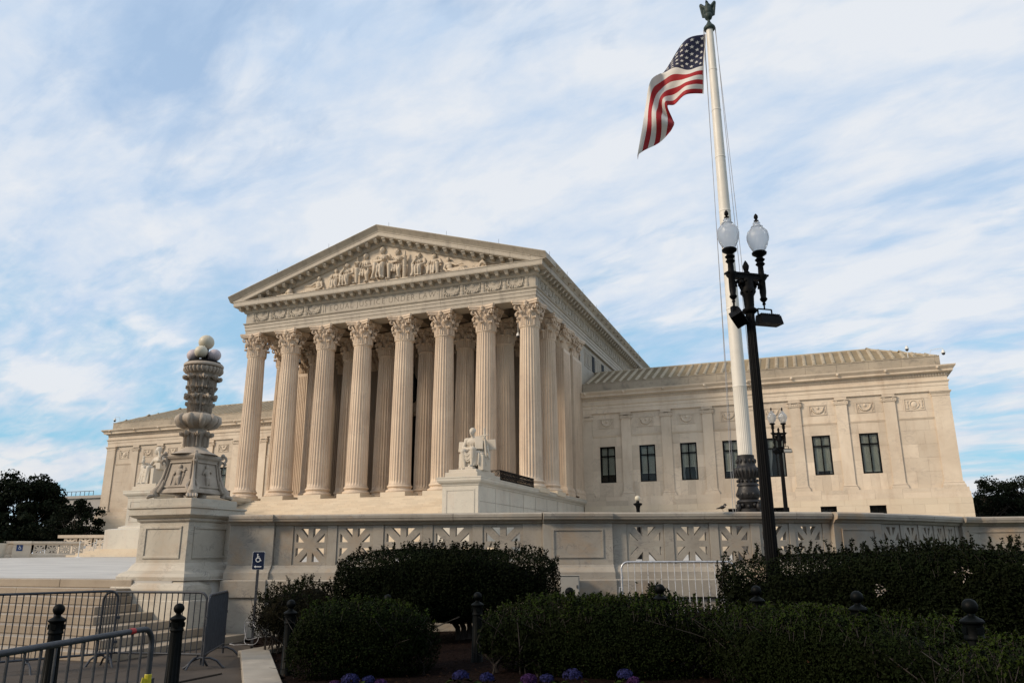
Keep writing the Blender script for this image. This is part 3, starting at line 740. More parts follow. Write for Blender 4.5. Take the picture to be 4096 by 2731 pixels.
candM = cdm.mesh('candelabrum_relief', 'entablature_marble', 50)
zf = (ZF + ZD - .18) / 2
for x in (-14.2, -12.15, -10.15, -8.15, 8.2, 10.22, 12.24, 14.25): inst(candM, 'candelabrum_relief', CH, (x, FY - .0, zf), scale=(1.5, .8, 1))
for x in (-6.2, 6.2): inst(candM, 'candelabrum_relief', CH, (x, FY, zf), scale=(.7, .5, 1))
for x in (-13.2, -11.15, -9.15, -7.2, 7.2, 9.2, 11.22, 13.24): inst(festM, 'festoon_relief', CH, (x, FY, zf))
for k in range(20):
    y = .1 + k * 2.02
    inst(festM, 'festoon_relief', CH, (FX, y + 1.01, zf), (0, 0, math.pi / 2)); inst(candM, 'candelabrum_relief', CH, (FX, y, zf), (0, 0, math.pi / 2), scale=(1.5, .8, 1))
fr = MB()
for q in ((-5.98, 5.98, ZD - .27, ZD - .2), (-5.98, 5.98, ZF + .04, ZF + .09)): fr.box(q[0], q[1], FY - .06, FY - .021, q[2], q[3])
for q in (-5.98, 5.92): fr.box(q, q + .06, FY - .06, FY - .021, ZF + .093, ZD - .273)
fr.build('inscription_frame', 'entablature_marble', CH)
def text(s, size, name, mat, parent, M, ext=.006, font_w=1.0, bold=0):
    cu = bpy.data.curves.new(name, 'FONT'); cu.body = s; cu.size = size; cu.extrude = ext; cu.align_x = 'CENTER'; cu.space_character = font_w; cu.resolution_u = 3; cu.offset = bold
    o = bpy.data.objects.new(name, cu); COL.objects.link(o); dg = bpy.context.evaluated_depsgraph_get(); dg.update()
    me = bpy.data.meshes.new_from_object(o.evaluated_get(dg)); bpy.data.objects.remove(o)
    me.materials.clear(); me.materials.append(MATS[mat]); me.transform(M); me.name = name
    return inst(me, name, parent)
tx = text('\u00b7EQUAL\u00b7JUSTICE\u00b7UNDER\u00b7LAW\u00b7', .76, 'inscription', 'dark_joint_and_letter_shade', CH, Matrix.Translation((0.05, FY - .024, ZF + .26)) @ Matrix.Rotation(R(90), 4, 'X'), font_w=1.25, bold=-.012)  # raised letters; dark colour stands in for patina and shade of carving
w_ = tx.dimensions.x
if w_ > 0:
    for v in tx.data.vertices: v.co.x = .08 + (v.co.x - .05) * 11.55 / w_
# portico ceiling with beams
cl = MB().box(-14.0, 14.0, .7, 9.0, 24.6, 24.9)
for x in CX: cl.box(x - .75, x + .75, .82, CY - .003, 22.6, 24.6)
cl.box(-14.2, 14.2, 3.75, 5.25, 22.5, 23.4)
for k in range(14):
    x = CX[0] + .95 + k * 2.09
cl.build('portico_ceiling', 'shaded_portico_marble', CH)

# ================================================================ WINGS
WY = 13.22; PX = [15.41 + 3.829 * k for k in range(8)]; WE = 46.87
def ring(c, r, rr=.05, seg=10, ax='y'): 
    return [(c[0] + r * math.cos(2 * math.pi * i / seg), c[1], c[2] + r * math.sin(2 * math.pi * i / seg)) for i in range(seg + 1)]
vol = MB()
for sd in (-1, 1):
    pts = []
    for t in range(16):
        th = math.pi / 2 + t * .75; rr = .22 * (1 - t / 18); pts.append((sd * (.43 + 0) - sd * rr * math.cos(th) * -1, -.16, 14.36 + rr * math.sin(th)))
    vol.tube(pts, .042, 6); m_ = MB().lathe([(.2, 0), (.2, .14), (.03, .17)], 14); m_.v = [(x + sd * .43, -z, y + 14.36) for x, y, z in m_.v]; vol.add(m_.v, m_.f)
vol.box(-.43, .43, -.17, 0, 14.3, 14.5); vol.box(-.62, .62, -.22, 0, 14.581, 14.66); vol.box(-.5, .5, -.12, 0, 14.661, 14.86); vol.box(-.4, .4, -.2, 0, 14.22, 14.299)
for q in range(4): vol.ball((-.25 + q * .166, -.17, 14.4), .06, 6, 5)
volM = vol.mesh('ionic_capital', 'wing_marble', 50)
pbM = MB().box(-.64, .64, -.3, 0, 6.82, 7.0).taper((0, 0), 7.002, 7.1, .6, .56, .27, .25).taper((0, 0), 7.101, 7.16, .52, .52, .2, .2).taper((0, 0), 7.161, 7.26, .56, .5, .24, .18).mesh('pilaster_base', 'wing_marble')
psM = MB().box(-.465, .465, -.13, 0, 7.26, 14.3).mesh('pilaster', 'wing_marble', bevel=.008)
rel = MB().box(-.72, .72, -.05, -.01, -.44, -.40).box(-.72, .72, -.05, -.01, .40, .44).box(-.72, -.68, -.05, -.01, -.397, .397).box(.68, .72, -.05, -.01, -.397, .397)
for i in range(11):
    t = math.pi * (i + .5) / 11; rel.ball((-math.cos(t) * .46, -.02, .24 - math.sin(t) * .46), .10, 7, 5)
rel.tube([(-.6, -.03, .34), (-.5, -.03, .22), (-.42, -.03, .3)], .03, 5); rel.tube([(.6, -.03, .34), (.5, -.03, .22), (.42, -.03, .3)], .03, 5)
rel.ball((0, -.02, .2), .13, 8, 6, (1, .5, 1)); 
for sd in (-1, 1): rel.tube([(sd * .56, -.03, .1), (sd * .6, -.04, -.1), (sd * .5, -.03, -.3)], .03, 5)
relM = rel.mesh('festoon_panel', 'wing_marble', 60)
shd = MB().box(-.76, .76, -.05, -.01, -.52, -.48).box(-.76, .76, -.05, -.01, .48, .52).box(-.76, -.72, -.05, -.01, -.477, .477).box(.72, .76, -.05, -.01, -.477, .477)
shd.tube([(.35 * math.cos(t * .52), -.03, .34 * math.sin(t * .52)) for t in range(13)], .04, 5); shd.ball((0, 0, 0), .24, 10, 6, (1, .35, 1.1))
for sd in (-1, 1):
    shd.box(sd * .55 - .05, sd * .55 + .05, -.06, -.012, -.36, .36)
    for q in (-.3, 0, .3): shd.box(sd * .55 - .11, sd * .55 + .11, -.05, -.013, q - .04, q + .04)
shdM = shd.mesh('shield_panel', 'wing_marble', 50)
wl = MB().ball((0, -.06, 0), .15, 10, 7, (1, .9, 1.1)); wl.ball((0, -.17, -.07), .07, 7, 5)
for sd in (-1, 1): wl.ball((sd * .14, -.03, .06), .06, 6, 4)
wlM = wl.mesh('lion_head', 'wing_marble', 60)
# window kit
WW, WZ0, WZ1 = 1.50, 8.18, 11.6
zt_ = WZ1 - .92
fm = MB()
for (a, b_, c, d) in ((-.75, .75, WZ0, WZ0 + .1), (-.75, .75, WZ1 - .12, WZ1), (-.75, -.64, WZ0 + .1, WZ1 - .12), (.64, .75, WZ0 + .1, WZ1 - .12), (-.64, .64, zt_ - .06, zt_ + .06), (-.05, .05, WZ0 + .1, zt_ - .06), (-.05, .05, zt_ + .06, WZ1 - .12)):
    fm.box(a, b_, .05, .17, c, d)
frM = fm.mesh('window', 'window_frame_black', bevel=.008)
def pane(x0, x1, z0, z1): return MB().box(x0, x1, .10, .11, z0, z1).mesh('pane', 'window_glass')
panes = [pane(-.64, -.05, WZ0 + .1, zt_ - .06), pane(.05, .64, WZ0 + .1, zt_ - .06), pane(-.64, -.05, zt_ + .06, WZ1 - .12), pane(.05, .64, zt_ + .06, WZ1 - .12)]
bw = MB().box(-1.2, 1.2, -.1, 0, 3.9, 5.5)
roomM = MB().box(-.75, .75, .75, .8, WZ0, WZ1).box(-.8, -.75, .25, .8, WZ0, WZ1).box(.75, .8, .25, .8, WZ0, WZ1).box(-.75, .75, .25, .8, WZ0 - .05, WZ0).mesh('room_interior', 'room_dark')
def blind_mesh(z0, z1):
    m = MB(); z = z1
    while z > z0: m.cbox((0, .27, z), (1.2, .05, .006), Euler((R(38), 0, 0))); z -= .055
    m.box(-.6, .6, .24, .30, z0 - .04, z0)
    return m.mesh('blind', 'blind_slat')
curt = MB()
for sd in (-1, 1):
    pts0 = []
    for i in range(13):
        u = i / 12; pts0.append(u)
    rows = []
    for z, wd in ((WZ1 - .1, .36), (9.8, .3), (8.9, .16), (WZ0 + .1, .2)):
        rows.append([(sd * (.66 - wd * u), .36 + .03 * math.sin(u * 22), z) for u in pts0])
    vs = [p for r_ in rows for p in r_] + [(p[0], p[1] + .01, p[2]) for r_ in rows for p in r_]; fs = []
    for s_ in (0, 52):
        for j in range(3):
            for i in range(12): q = s_ + j * 13 + i; fs.append((q, q + 1, q + 14, q + 13))
    curt.add(vs, fs)
curtM = curt.mesh('curtain', 'curtain', 70)
BL = [(9.0, WZ1 - .15), (9.0, WZ1 - .15), (9.45, WZ1 - .15), (8.9, WZ1 - .15), (10.75, WZ1 - .15), (8.6, WZ1 - .15), (8.4, WZ1 - .15)]
blM = [blind_mesh(*b_) for b_ in BL]
bsM = MB()
for (a, b_, c, d) in ((-.64, .64, 4.0, 4.1), (-.64, .64, 5.36, 5.48), (-.64, -.55, 4.1, 5.36), (.55, .64, 4.1, 5.36), (-.04, .04, 4.1, 5.36)): bsM.box(a, b_, .05, .15, c, d)
bsM = bsM.mesh('basement_window', 'window_frame_black')
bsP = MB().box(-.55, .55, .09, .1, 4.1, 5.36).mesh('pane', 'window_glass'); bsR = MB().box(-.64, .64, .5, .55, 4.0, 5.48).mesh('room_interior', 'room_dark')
unit = MB().box(0, 1, 0, 1, 0, 1).mesh('wall_stone', 'wing_marble')
# rows of wall stones: (z0, z1) courses
COURSES = [(6.82, 8.18), (8.18, 9.32), (9.32, 10.46), (10.46, 11.6), (11.6, 12.5), (12.66, 13.33), (13.33, 14.3), (14.3, 15.0)]
tileM = MB(); 
n_ = 6
for side in (0, 1):
    for i in range(n_ + 1):
        a = math.pi * i / n_; r_ = .19
        tileM.v.append((r_ * math.cos(a), 0 if side == 0 else .95, r_ * 1.1 * math.sin(a) * (1.0 if side == 0 else .86) + .02))
tileM.f = [(i, i + 1, i + 2 + n_, i + 1 + n_) for i in range(n_)] + [tuple(range(n_ + 1)), tuple(range(2 * n_ + 1, n_, -1))]; tileM.m = [0] * len(tileM.f)
tileM = tileM.mesh('roof_tile', 'roof_tile_marble', 50)
def wing(sg):
    M = lambda x: sg * x
    lo = lambda a, b_: (a, b_) if sg > 0 else (-b_, -a)
    wg = MB(); a, b_ = lo(14.9, WE - .1)
    wg.box(a, b_, WY + .9, 40, 1.5, 15.0)
    # returns around the windows so that openings are deep
    root = wg.build('wing', 'wing_marble', CH, label='right wing, longer in view' if sg > 0 else 'left wing, partly behind the portico')
    full = sg > 0
    bays = []
    xs_ = [14.9] + PX + [45.56]
    joined = MB()
    def stone(x0, x1, z0, z1, dep=.35, y=0.0):
        if x1 - x0 < .03 or z1 - z0 < .03: return
        x0_, x1_ = lo(x0, x1)
        g = .004
        if full: inst(unit, 'wall_stone', root, (x0_ + g, WY + y + random.uniform(0, .003), z0 + g), scale=(x1_ - x0_ - 2 * g, dep, z1 - z0 - 2 * g))
        else: joined.box(x0_ + g, x1_ - g, WY + y, WY + y + dep, z0 + g, z1 - g)
    for k in range(8):
        L0 = PX[k] + .46; R0 = (PX[k + 1] - .46) if k < 7 else 45.56; c = PX[k] + 1.9145; win = k < 7
        for j, (z0, z1) in enumerate(COURSES):
            if win and z0 >= 8.17 and z1 <= 11.61:
                stone(L0, c - .75, z0, z1); stone(c + .75, R0, z0, z1)
            elif j == 0:
                q = [L0, L0 + .55, c - .25, c + .45, R0 - .4, R0] if win else [L0, L0 + .9, L0 + 1.9, R0]
                for a_, d_ in zip(q, q[1:]): stone(a_, d_, z0, z1)
            elif j in (4,): 
                for a_, d_ in ((L0, c - .75 - .1 * (k % 2)), (c - .75 - .1 * (k % 2), c + .9), (c + .9, R0)): stone(a_, d_, z0, z1)
            elif j in (1, 2, 3) and not win:
                m_ = L0 + 1.3 + .6 * (j % 2); stone(L0, m_, z0, z1); stone(m_, R0, z0, z1)
            elif j in (5, 6): 
                m_ = c + (.9 if j == 5 else -.85); stone(L0, m_, z0, z1, y=.03); stone(m_, R0, z0, z1, y=.03)
            elif j == 7: stone(L0, R0, z0, z1, y=.03)
        # string course between the pilasters
        x0_, x1_ = lo(L0, R0)
        MB().sweep([(0, 12.5), (.03, 12.52), (.06, 12.6), (.09, 12.66), (0, 12.66)][::-1], [(x0_ , WY + .03), (x1_, WY + .03)]).build('string_course', 'wing_marble', root)
        if win:
            o = inst(frM, 'window', CH, (M(c), WY, 0))
            for p in panes: inst(p, 'pane', o)
            inst(roomM, 'room_interior', o)
            kb = k if full else (k * 3 + 1) % 7
            inst(blM[kb], 'blind', o)
            if kb in (2, 4, 5, 6): inst(curtM, 'curtain', o)
            inst(relM, 'festoon_panel', root, (M(c), WY + .03, 13.83))
            if k > 2:
                o2 = inst(bsM, 'basement_window', CH, (M(c), WY - .2, 0)); inst(bsP, 'pane', o2); inst(bsR, 'room_interior', o2)
        else: inst(shdM, 'shield_panel', root, (M(c + .0), WY + .03, 13.83))
    if not full: joined.build('wall_stones', 'wing_marble', root, kind='stuff')
    for k, x in enumerate(PX):
        inst(psM, 'pilaster', root, (M(x), WY, 0)); inst(volM, 'ionic_capital', root, (M(x), WY, 0)); inst(pbM, 'pilaster_base', root, (M(x), WY, 0))
    # corner pilaster with moulded cap
    a, b_ = lo(45.52, WE); cp = MB().box(a, b_, WY - .13, WY + 1.0, 7.3, 14.5); cp.build('corner_pilaster', 'wing_marble', root)
    pth = [(45.52, WY + .9), (45.52, WY - .13), (WE, WY - .13), (WE, WY + 1.0)] if sg > 0 else [(-WE, WY + 1.0), (-WE, WY - .13), (-45.52, WY - .13), (-45.52, WY + .9)]
    MB().sweep([(-.05, 14.4), (.03, 14.42), (.03, 14.6), (.08, 14.64), (.12, 14.74), (.16, 14.76), (.16, 14.84), (-.05, 14.84)], pth).build('pilaster_cap', 'wing_marble', root)
    MB().sweep([(-.05, 6.82), (.17, 6.82), (.17, 7.0), (.12, 7.08), (.08, 7.18), (.1, 7.22), (.04, 7.3), (-.05, 7.3)], pth).build('pilaster_base', 'wing_marble', root)
    side = MB(); a, b_ = lo(WE - 1.1, WE - .08); side.box(a, b_, WY + 1.0, 40, 6.8, 15.0); side.build('side_wall', 'wing_marble', root)
    P2 = [(15.0, WY - .14), (WE, WY - .14), (WE, 40)] if sg > 0 else [(-WE, 40), (-WE, WY - .14), (-15.0, WY - .14)]
    MB().sweep([(.0, 14.85), (.0, 15.28), (.04, 15.3), (.04, 15.56), (.08, 15.58), (.14, 15.68), (.14, 15.74), (.02, 15.76), (.02, 16.1), (.06, 16.13), (.06, 16.34), (-1.2, 16.34), (-1.2, 14.85)], P2).build('entablature', 'wing_marble', root)
    den = MB(); x = 15.1
    while x < WE + .05:
        c = M(x); den.box(c - .055, c + .055, WY - .14 - .17, WY - .14 - .061, 16.15, 16.32); x += .215
    for i in range(60):
        xx = WE * sg; y = WY - .1 + i * .215; den.box(min(xx + .061 * sg, xx + .17 * sg), max(xx + .061 * sg, xx + .17 * sg), y, y + .11, 16.15, 16.32)
    den.build('dentils', 'wing_marble', root, kind='stuff')
    MB().sweep([(.0, 16.342), (.2, 16.342), (.24, 16.4), (.46, 16.44), (.46, 16.60), (.50, 16.63), (.60, 16.74), (.68, 16.82), (.70, 16.93), (.4, 16.96), (-.8, 16.98), (-.8, 16.342)], P2).build('cornice', 'wing_marble', root)
    for x in PX + [46.2]: inst(wlM, 'lion_head', root, (M(x), WY - .14 - .52, 16.76))
    # blocking course in single stones
    xx = 15.0; 
    while xx < WE - .35:
        w = min(2.6, WE - .3 - xx); a, b_ = lo(xx + .006, xx + w - .006)
        MB().box(a, b_, WY + .0, WY + .55, 17.0, 17.84 + random.uniform(-.004, .004)).box(a, b_, WY - .04, WY + .58, 17.845, 17.92).build('parapet_stone', 'parapet_marble', root); xx += w
    a, b_ = lo(WE - .85, WE - .3); MB().box(a, b_, WY + .56, 40, 17.0, 17.92).build('parapet_stone', 'parapet_marble', root)
    # stepped basement
    for nm, off, z0, z1 in (('plinth_course', .34, 6.46, 6.82), ('plinth_course', .40, 6.0, 6.457)):
        x = 15.0
        while x < WE:
            w = min(2.1, WE + off - x); 
            if WE + off - x - w < 1: w = WE + off - x
            a, b_ = lo(x + .004, x + w - .004); MB().box(a, b_, WY - off, WY + .9, z0 + .003, z1).build('plinth_stone', 'wing_marble', root); x += w
    for j, (z0, z1) in enumerate(((5.5, 5.997), (4.75, 5.497), (4.0, 4.747))):
        x = 15.0 + .8 * (j % 2)
        if j % 2: a, b_ = lo(15.0, x - .004); MB().box(a, b_, WY - .44, WY + .9, z0 + .003, z1).build('plinth_stone', 'cheek_marble', root)
        while x < WE + .4:
            w = min(1.75, WE + .44 - x)
            if WE + .44 - x - w < .7: w = WE + .44 - x
            xc0, xc1 = x + .004, x + w - .004
            segs = [(xc0, xc1)]
            if z1 < 5.6:
                for k in range(3, 7):
                    c = PX[k] + 1.9145; ns = []
                    for s0, s1 in segs:
                        if s1 <= c - .64 or s0 >= c + .64: ns.append((s0, s1))
                        else:
                            if s0 < c - .64: ns.append((s0, c - .64))
                            if s1 > c + .64: ns.append((c + .64, s1))
                    segs = ns
            for s0, s1 in segs:
                if s1 - s0 > .05: a, b_ = lo(s0, s1); MB().box(a, b_, WY - .44, WY + .3, z0 + .003, z1).build('plinth_stone', 'stair_marble', root)
            x += w
    a, b_ = lo(15.0, WE + .44); MB().box(a, b_, WY - .5, WY + .9, 1.5, 3.997).build('basement_wall', 'stair_marble', root)
    a, b_ = lo(WE - .5, WE + .44); MB().box(a, b_, WY + .31, 40, 1.5, 6.45).build('basement_wall', 'wing_marble', root)
    # tiled hipped roof: rolls of cover tiles over flat pan tiles
    EY, EZ, RY, RZ, XR, XE = WY + .5, 17.9, 19.0, 20.2, 41.6, WE - .45
    sl = (RZ - EZ) / (RY - EY); rl = MB()
    rp = [(14.8, EY, EZ), (XE, EY, EZ), (XR, RY, RZ), (14.8, RY, RZ), (XE, 2 * RY - EY, EZ), (14.8, 2 * RY - EY, EZ)]
    rp = [(M(x), y, z - .06) for x, y, z in rp]
    rl.add(rp, [(0, 1, 2, 3), (1, 4, 2), (3, 2, 4, 5), (0, 3, 5), (0, 5, 4, 1)])
    roof = rl.build('wing_roof', 'parapet_marble', CH)  # darker stone put in for the shade in gaps between tiles
    roof.name = 'wing_roof'
    rot = math.atan(sl); Lr = math.hypot(RY - EY, RZ - EZ); nt_ = 8; dl = Lr / nt_; cnt = 0; extra = MB(); pans = MB()
    x = 15.3; rows_ = []
    while x < XE - .1:
        t1 = 1 if x < XR else max(0, (XE - x) / (XE - XR)); nn = int(round(nt_ * t1))
        for q in range(nn):
            y = EY + q * dl * math.cos(rot); z = EZ + q * dl * math.sin(rot)
            if full and cnt < 290:
                inst(tileM, 'roof_tile', roof, (M(x), y, z), (rot, 0, 0), (1, dl / .9, 1)); cnt += 1
            else:
                T = Matrix.Translation((M(x), y, z)) @ Matrix.Rotation(rot, 4, 'X') @ Matrix.Diagonal((1, dl / .9, 1, 1))
                extra.add([T @ Vector(v.co) for v in tileM.vertices], [tuple(p.vertices) for p in tileM.polygons])
            if x + .82 < XE:
                T = Matrix.Translation((M(x) + .41 * sg, y, z)) @ Matrix.Rotation(rot, 4, 'X')
                for s_ in (0, .5): pans.cbox(T @ Vector((0, (s_ + .25) * dl, .035)), (.52, dl * .40, .07), Euler((rot - .22, 0, 0)))
        x += .82
    # hip end rolls and ridge
    for i in range(6):
        y = EY + .6 + i * .9; t1 = min(1, (y - EY) / (RY - EY)); nn = max(1, int(round(nt_ * t1)))
        for q in range(nn):
            X_ = XE - (XE - XR) * q / nt_; Z_ = EZ + (RZ - EZ) * q / nt_; rr_ = math.atan((RZ - EZ) / (XE - XR))
            T = Matrix.Translation((M(X_), y, Z_)) @ Matrix.Rotation(sg * math.pi / 2, 4, 'Z') @ Matrix.Rotation(rr_, 4, 'X')
            extra.add([T @ Vector(v.co) for v in tileM.vertices], [tuple(p.vertices) for p in tileM.polygons])
    hv = [Vector((M(XE), EY, EZ)), Vector((M(XR), RY, RZ))]; extra.tube([hv[0] + Vector((0, 0, .03)), hv[1] + Vector((0, 0, .05))], .15, 8)
    extra.tube([(M(14.8), RY, RZ + .05), (M(XR), RY, RZ + .05)], .16, 8)
    extra.build('outer_roof_tiles', 'roof_tile_marble', roof, kind='stuff', smooth=40); pans.build('pan_tiles', 'roof_tile_marble', roof, kind='stuff')
wing(1); wing(-1)
# ================================================================ SCULPTURE
def hand(p, d, s=1.0, up=(0, 0, 1)):
    d = Vector(d).normalized(); u = d.cross(Vector(up)).normalized(); p = Vector(p); out = [('c', p, .085 * s, p + d * .12 * s, .09 * s)]
    for i in range(4):
        b = p + d * .13 * s + u * (i - 1.5) * .055 * s; out.append(('c', b, .03 * s, b + d * (.15 + .02 * (i in (1, 2))) * s - Vector(up) * .05 * s, .022 * s))
    b = p + u * .08 * s; out.append(('c', b, .032 * s, b + (d + u * .6) * .1 * s, .026 * s)); return out
def head(c, yaw_=0, pitch=0, hood=False, hair=True, beard=False, s=1.0):
    c = Vector(c); E = Euler((pitch, 0, yaw_)); Mx = E.to_matrix(); f = lambda x, y, z: c + Mx @ Vector((x * s, y * s, z * s))
    o = [('e', f(0, 0, 0), (.175 * s, .215 * s, .265 * s), E), ('e', f(0, -.05, -.13), (.13 * s, .15 * s, .14 * s), E), ('c', f(0, -.20, .03), .028 * s, f(0, -.245, -.07), .042 * s),
         ('c', f(-.10, -.185, .07), .03 * s, f(.10, -.185, .07), .03 * s), ('c', f(-.05, -.195, -.135), .022 * s, f(.05, -.195, -.135), .022 * s), ('e', f(0, -.17, -.22), (.06 * s, .05 * s, .045 * s), E),
         ('e', f(-.18, 0, -.02), (.03 * s, .05 * s, .07 * s), E), ('e', f(.18, 0, -.02), (.03 * s, .05 * s, .07 * s), E)]
    if hair: o += [('e', f(0, .05, .1), (.205 * s, .225 * s, .22 * s), E)] + [('e', f(.19 * math.cos(a) , .05 + .12 * math.sin(a), .05 + .1 * (i % 2)), (.06 * s,) * 3, E) for i, a in enumerate([x * .7 for x in range(0, 5)])]
    if hood: o += [('e', f(0, .09, .06), (.25 * s, .25 * s, .31 * s), E), ('c', f(-.2, .06, -.1), .09 * s, f(-.26, .1, -.55), .13 * s), ('c', f(.2, .06, -.1), .09 * s, f(.26, .1, -.55), .13 * s)]
    if beard: o += [('e', f(0, -.12, -.24), (.11 * s, .1 * s, .16 * s), E)]
    return o
def folds(pts_a, pts_b, n, r, sag=.15, out=(0, -1, 0)):
    o = []; a0, a1 = Vector(pts_a[0]), Vector(pts_a[1]); b0, b1 = Vector(pts_b[0]), Vector(pts_b[1])
    for i in range(n):
        t = i / (n - 1); p, q = a0.lerp(a1, t), b0.lerp(b1, t); m = (p + q) / 2 + Vector((0, 0, -sag)) + Vector(out) * .03 * (i % 2)
        pts = [p.lerp(m, k / 3 * 1.0) if k < 3 else m for k in range(4)] + [m.lerp(q, k / 3) for k in (1, 2, 3)]
        o.append(('t', [catmull([p, m, q], k / 7) for k in range(8)], r))
    return o
# --- guardian seated on the right cheek block
P = []
P += [('b', (.05, .72, .62), (1.5, 1.25, 1.24)), ('b', (.66, .3, .52), (.34, 1.3, 1.04)), ('c', (.66, -.2, 1.1), .13, (.66, .5, 1.12), .13), ('b', (-1.0, .95, 1.80), (.55, .22, .72), Euler((0, R(4), R(-12)))), ('b', (1.0, .95, 1.88), (.55, .22, .72), Euler((0, R(-4), R(12)))), ('b', (0, .95, 1.55), (1.8, .18, 1.3))]
P += [('e', (-.1, .42, 1.25), (.48, .42, .34)), ('e', (-.1, .40, 1.62), (.33, .25, .42)), ('e', (-.10, .36, 2.0), (.45, .28, .32)), ('e', (-.27, .15, 2.03), (.19, .06, .11)), ('e', (.07, .15, 2.03), (.19, .06, .11)),
      ('c', (-.56, .38, 2.18), .18, (.38, .38, 2.2), .18), ('c', (-.1, .36, 2.2), .14, (-.12, .32, 2.5), .13)]
for i in range(3):
    for sd in (-1, 1): P.append(('e', (-.1 + sd * .075, .16 - .01 * i, 1.82 - .12 * i), (.075, .05, .055)))
P += head((-.13, .27, 2.74), R(-12), R(6))
P += [('c', (-.55, .36, 2.14), .155, (-.74, .28, 1.62), .13), ('c', (-.74, .28, 1.62), .125, (-.10, -.08, 1.52), .075)] + hand((-.06, -.1, 1.52), (1, -.25, 0), 1)
P += [('c', (.40, .36, 2.15), .15, (.80, .42, 1.72), .13), ('c', (.80, .42, 1.72), .12, (.86, .0, 2.12), .075)] + hand((.86, -.04, 2.14), (-.4, -.3, .6), .9)
P += [('c', (-.32, .35, 1.22), .27, (-.52, -.42, 1.30), .20), ('c', (-.52, -.42, 1.28), .185, (-.44, -.40, .72), .16), ('c', (-.44, -.40, .72), .15, (-.40, -.42, .16), .095), ('c', (-.40, -.46, .09), .1, (-.46, -.80, .05), .07)]
P += [('c', (.10, .35, 1.25), .27, (.14, -.50, 1.44), .20), ('c', (.14, -.50, 1.42), .185, (.12, -.46, .85), .16), ('c', (.12, -.46, .85), .15, (.10, -.48, .34), .095), ('c', (.10, -.52, .30), .1, (.06, -.84, .24), .07), ('b', (.05, -.62, .09), (.52, .62, .2))]
for i in range(4): P.append(('e', (-.40 - .035 * i, -.86 + .02 * i, .035), (.03, .06, .03))); P.append(('e', (.13 - .04 * i, -.90 + .02 * i, .22), (.03, .06, .03)))
P += folds(((-.5, -.5, 1.35), (-.42, -.44, .9)), ((.12, -.56, 1.5), (.10, -.5, .9)), 5, .055, .32)
P += [('c', (-.75, .1, 1.2), .14, (-.86, .0, .5), .1), ('c', (-.8, .3, 1.2), .16, (-.72, .1, .15), .14), ('b', (-.2, .1, .6), (.9, .9, 1.1))]
for i in range(6): P.append(('c', (-.86 + .05 * i, -.05 - .05 * i, 1.15), .05, (-.86 + .07 * i, -.1 - .04 * i, .12 + .1 * (i % 2)), .055))
for i in range(6): P.append(('c', (.22 + .06 * i, -.42 + .04 * i, 1.3), .05, (.24 + .06 * i, -.46 + .05 * i, .32 + .08 * (i % 2)), .055))
for i in range(5): P.append(('c', (.28 + .05 * i, .12, 2.28), .035, (.18 + .06 * i, .0, 1.55), .035))
P += [('b', (.46, -.10, 1.92), (.54, .12, .92), Euler((R(-6), 0, R(8)))), ('c', (.92, -.05, .95), .07, (.82, -.06, 2.25), .055), ('c', (.82, -.06, 2.25), .05, (.80, -.05, 2.84), .055), ('e', (.80, -.05, 2.86), (.075,) * 3), ('c', (.56, -.08, 2.38), .045, (1.06, -.06, 2.44), .045)]
for i in range(7): P.append(('t', [catmull([Vector((.46 + .06 * i, -.2 + .1 * i, 1.34)), Vector((.56 + .05 * i, -.42 + .09 * i, 1.0 - .03 * (i % 2))), Vector((.52 + .06 * i, -.44 + .09 * i, .35 + .12 * (i % 3)))], k / 6) for k in range(7)], .05))
P += [('c', (.86, .3, 1.6), .12, (1.0, .4, .9), .09), ('c', (.92, .2, 1.5), .08, (1.05, .2, .8), .06)]
s1 = sculpt('seated_statue', P, .02, 'statue_marble', smooth_it=1, loc=(13.85, -11.0, 7.14), rot=(0, 0, R(4)), scale=(1.06, .98, .98))
tag(s1, 'white marble seated man holding a tablet and sheathed sword, right of the stairs', 'statue', 'seated marble figures flanking the stairs')
# --- hooded seated woman on the left cheek block
Q = [('b', (.05, .72, .62), (1.5, 1.25, 1.24)), ('b', (.62, .1, .62), (.34, 1.5, 1.24)), ('b', (.0, .95, 1.5), (1.7, .2, 1.1)), ('b', (-.9, .9, 1.7), (.5, .2, .6))]
Q += [('e', (-.05, .42, 1.25), (.5, .44, .36)), ('e', (-.05, .40, 1.62), (.34, .27, .42)), ('e', (-.05, .36, 1.98), (.42, .28, .32)), ('e', (-.2, .17, 1.95), (.15, .1, .12)), ('e', (.12, .17, 1.95), (.15, .1, .12)), ('c', (-.42, .38, 2.14), .16, (.34, .38, 2.14), .16), ('c', (-.05, .34, 2.2), .12, (-.08, .3, 2.48), .12)]
Q += head((-.1, .25, 2.72), R(-35), R(8), hood=True)
Q += [('c', (-.46, .36, 2.1), .15, (-.72, .2, 1.62), .13), ('c', (-.72, .2, 1.62), .115, (-.85, -.32, 1.72), .08)] + hand((-.85, -.36, 1.74), (0, -1, .3), 1)
Q += [('c', (-.84, -.42, 1.55), .12, (-.84, -.42, 1.95), .14), ('e', (-.84, -.42, 2.18), (.11, .11, .13)), ('c', (-.84, -.42, 1.3), .17, (-.84, -.42, 1.56), .12)]
Q += [('c', (.38, .36, 2.1), .15, (.72, .2, 1.6), .13), ('c', (.72, .2, 1.6), .115, (.42, -.12, 1.55), .08)] + hand((.42, -.14, 1.55), (-1, -.3, 0), 1) + [('b', (.78, -.05, 1.42), (.42, .6, .5), Euler((0, 0, R(10))))]
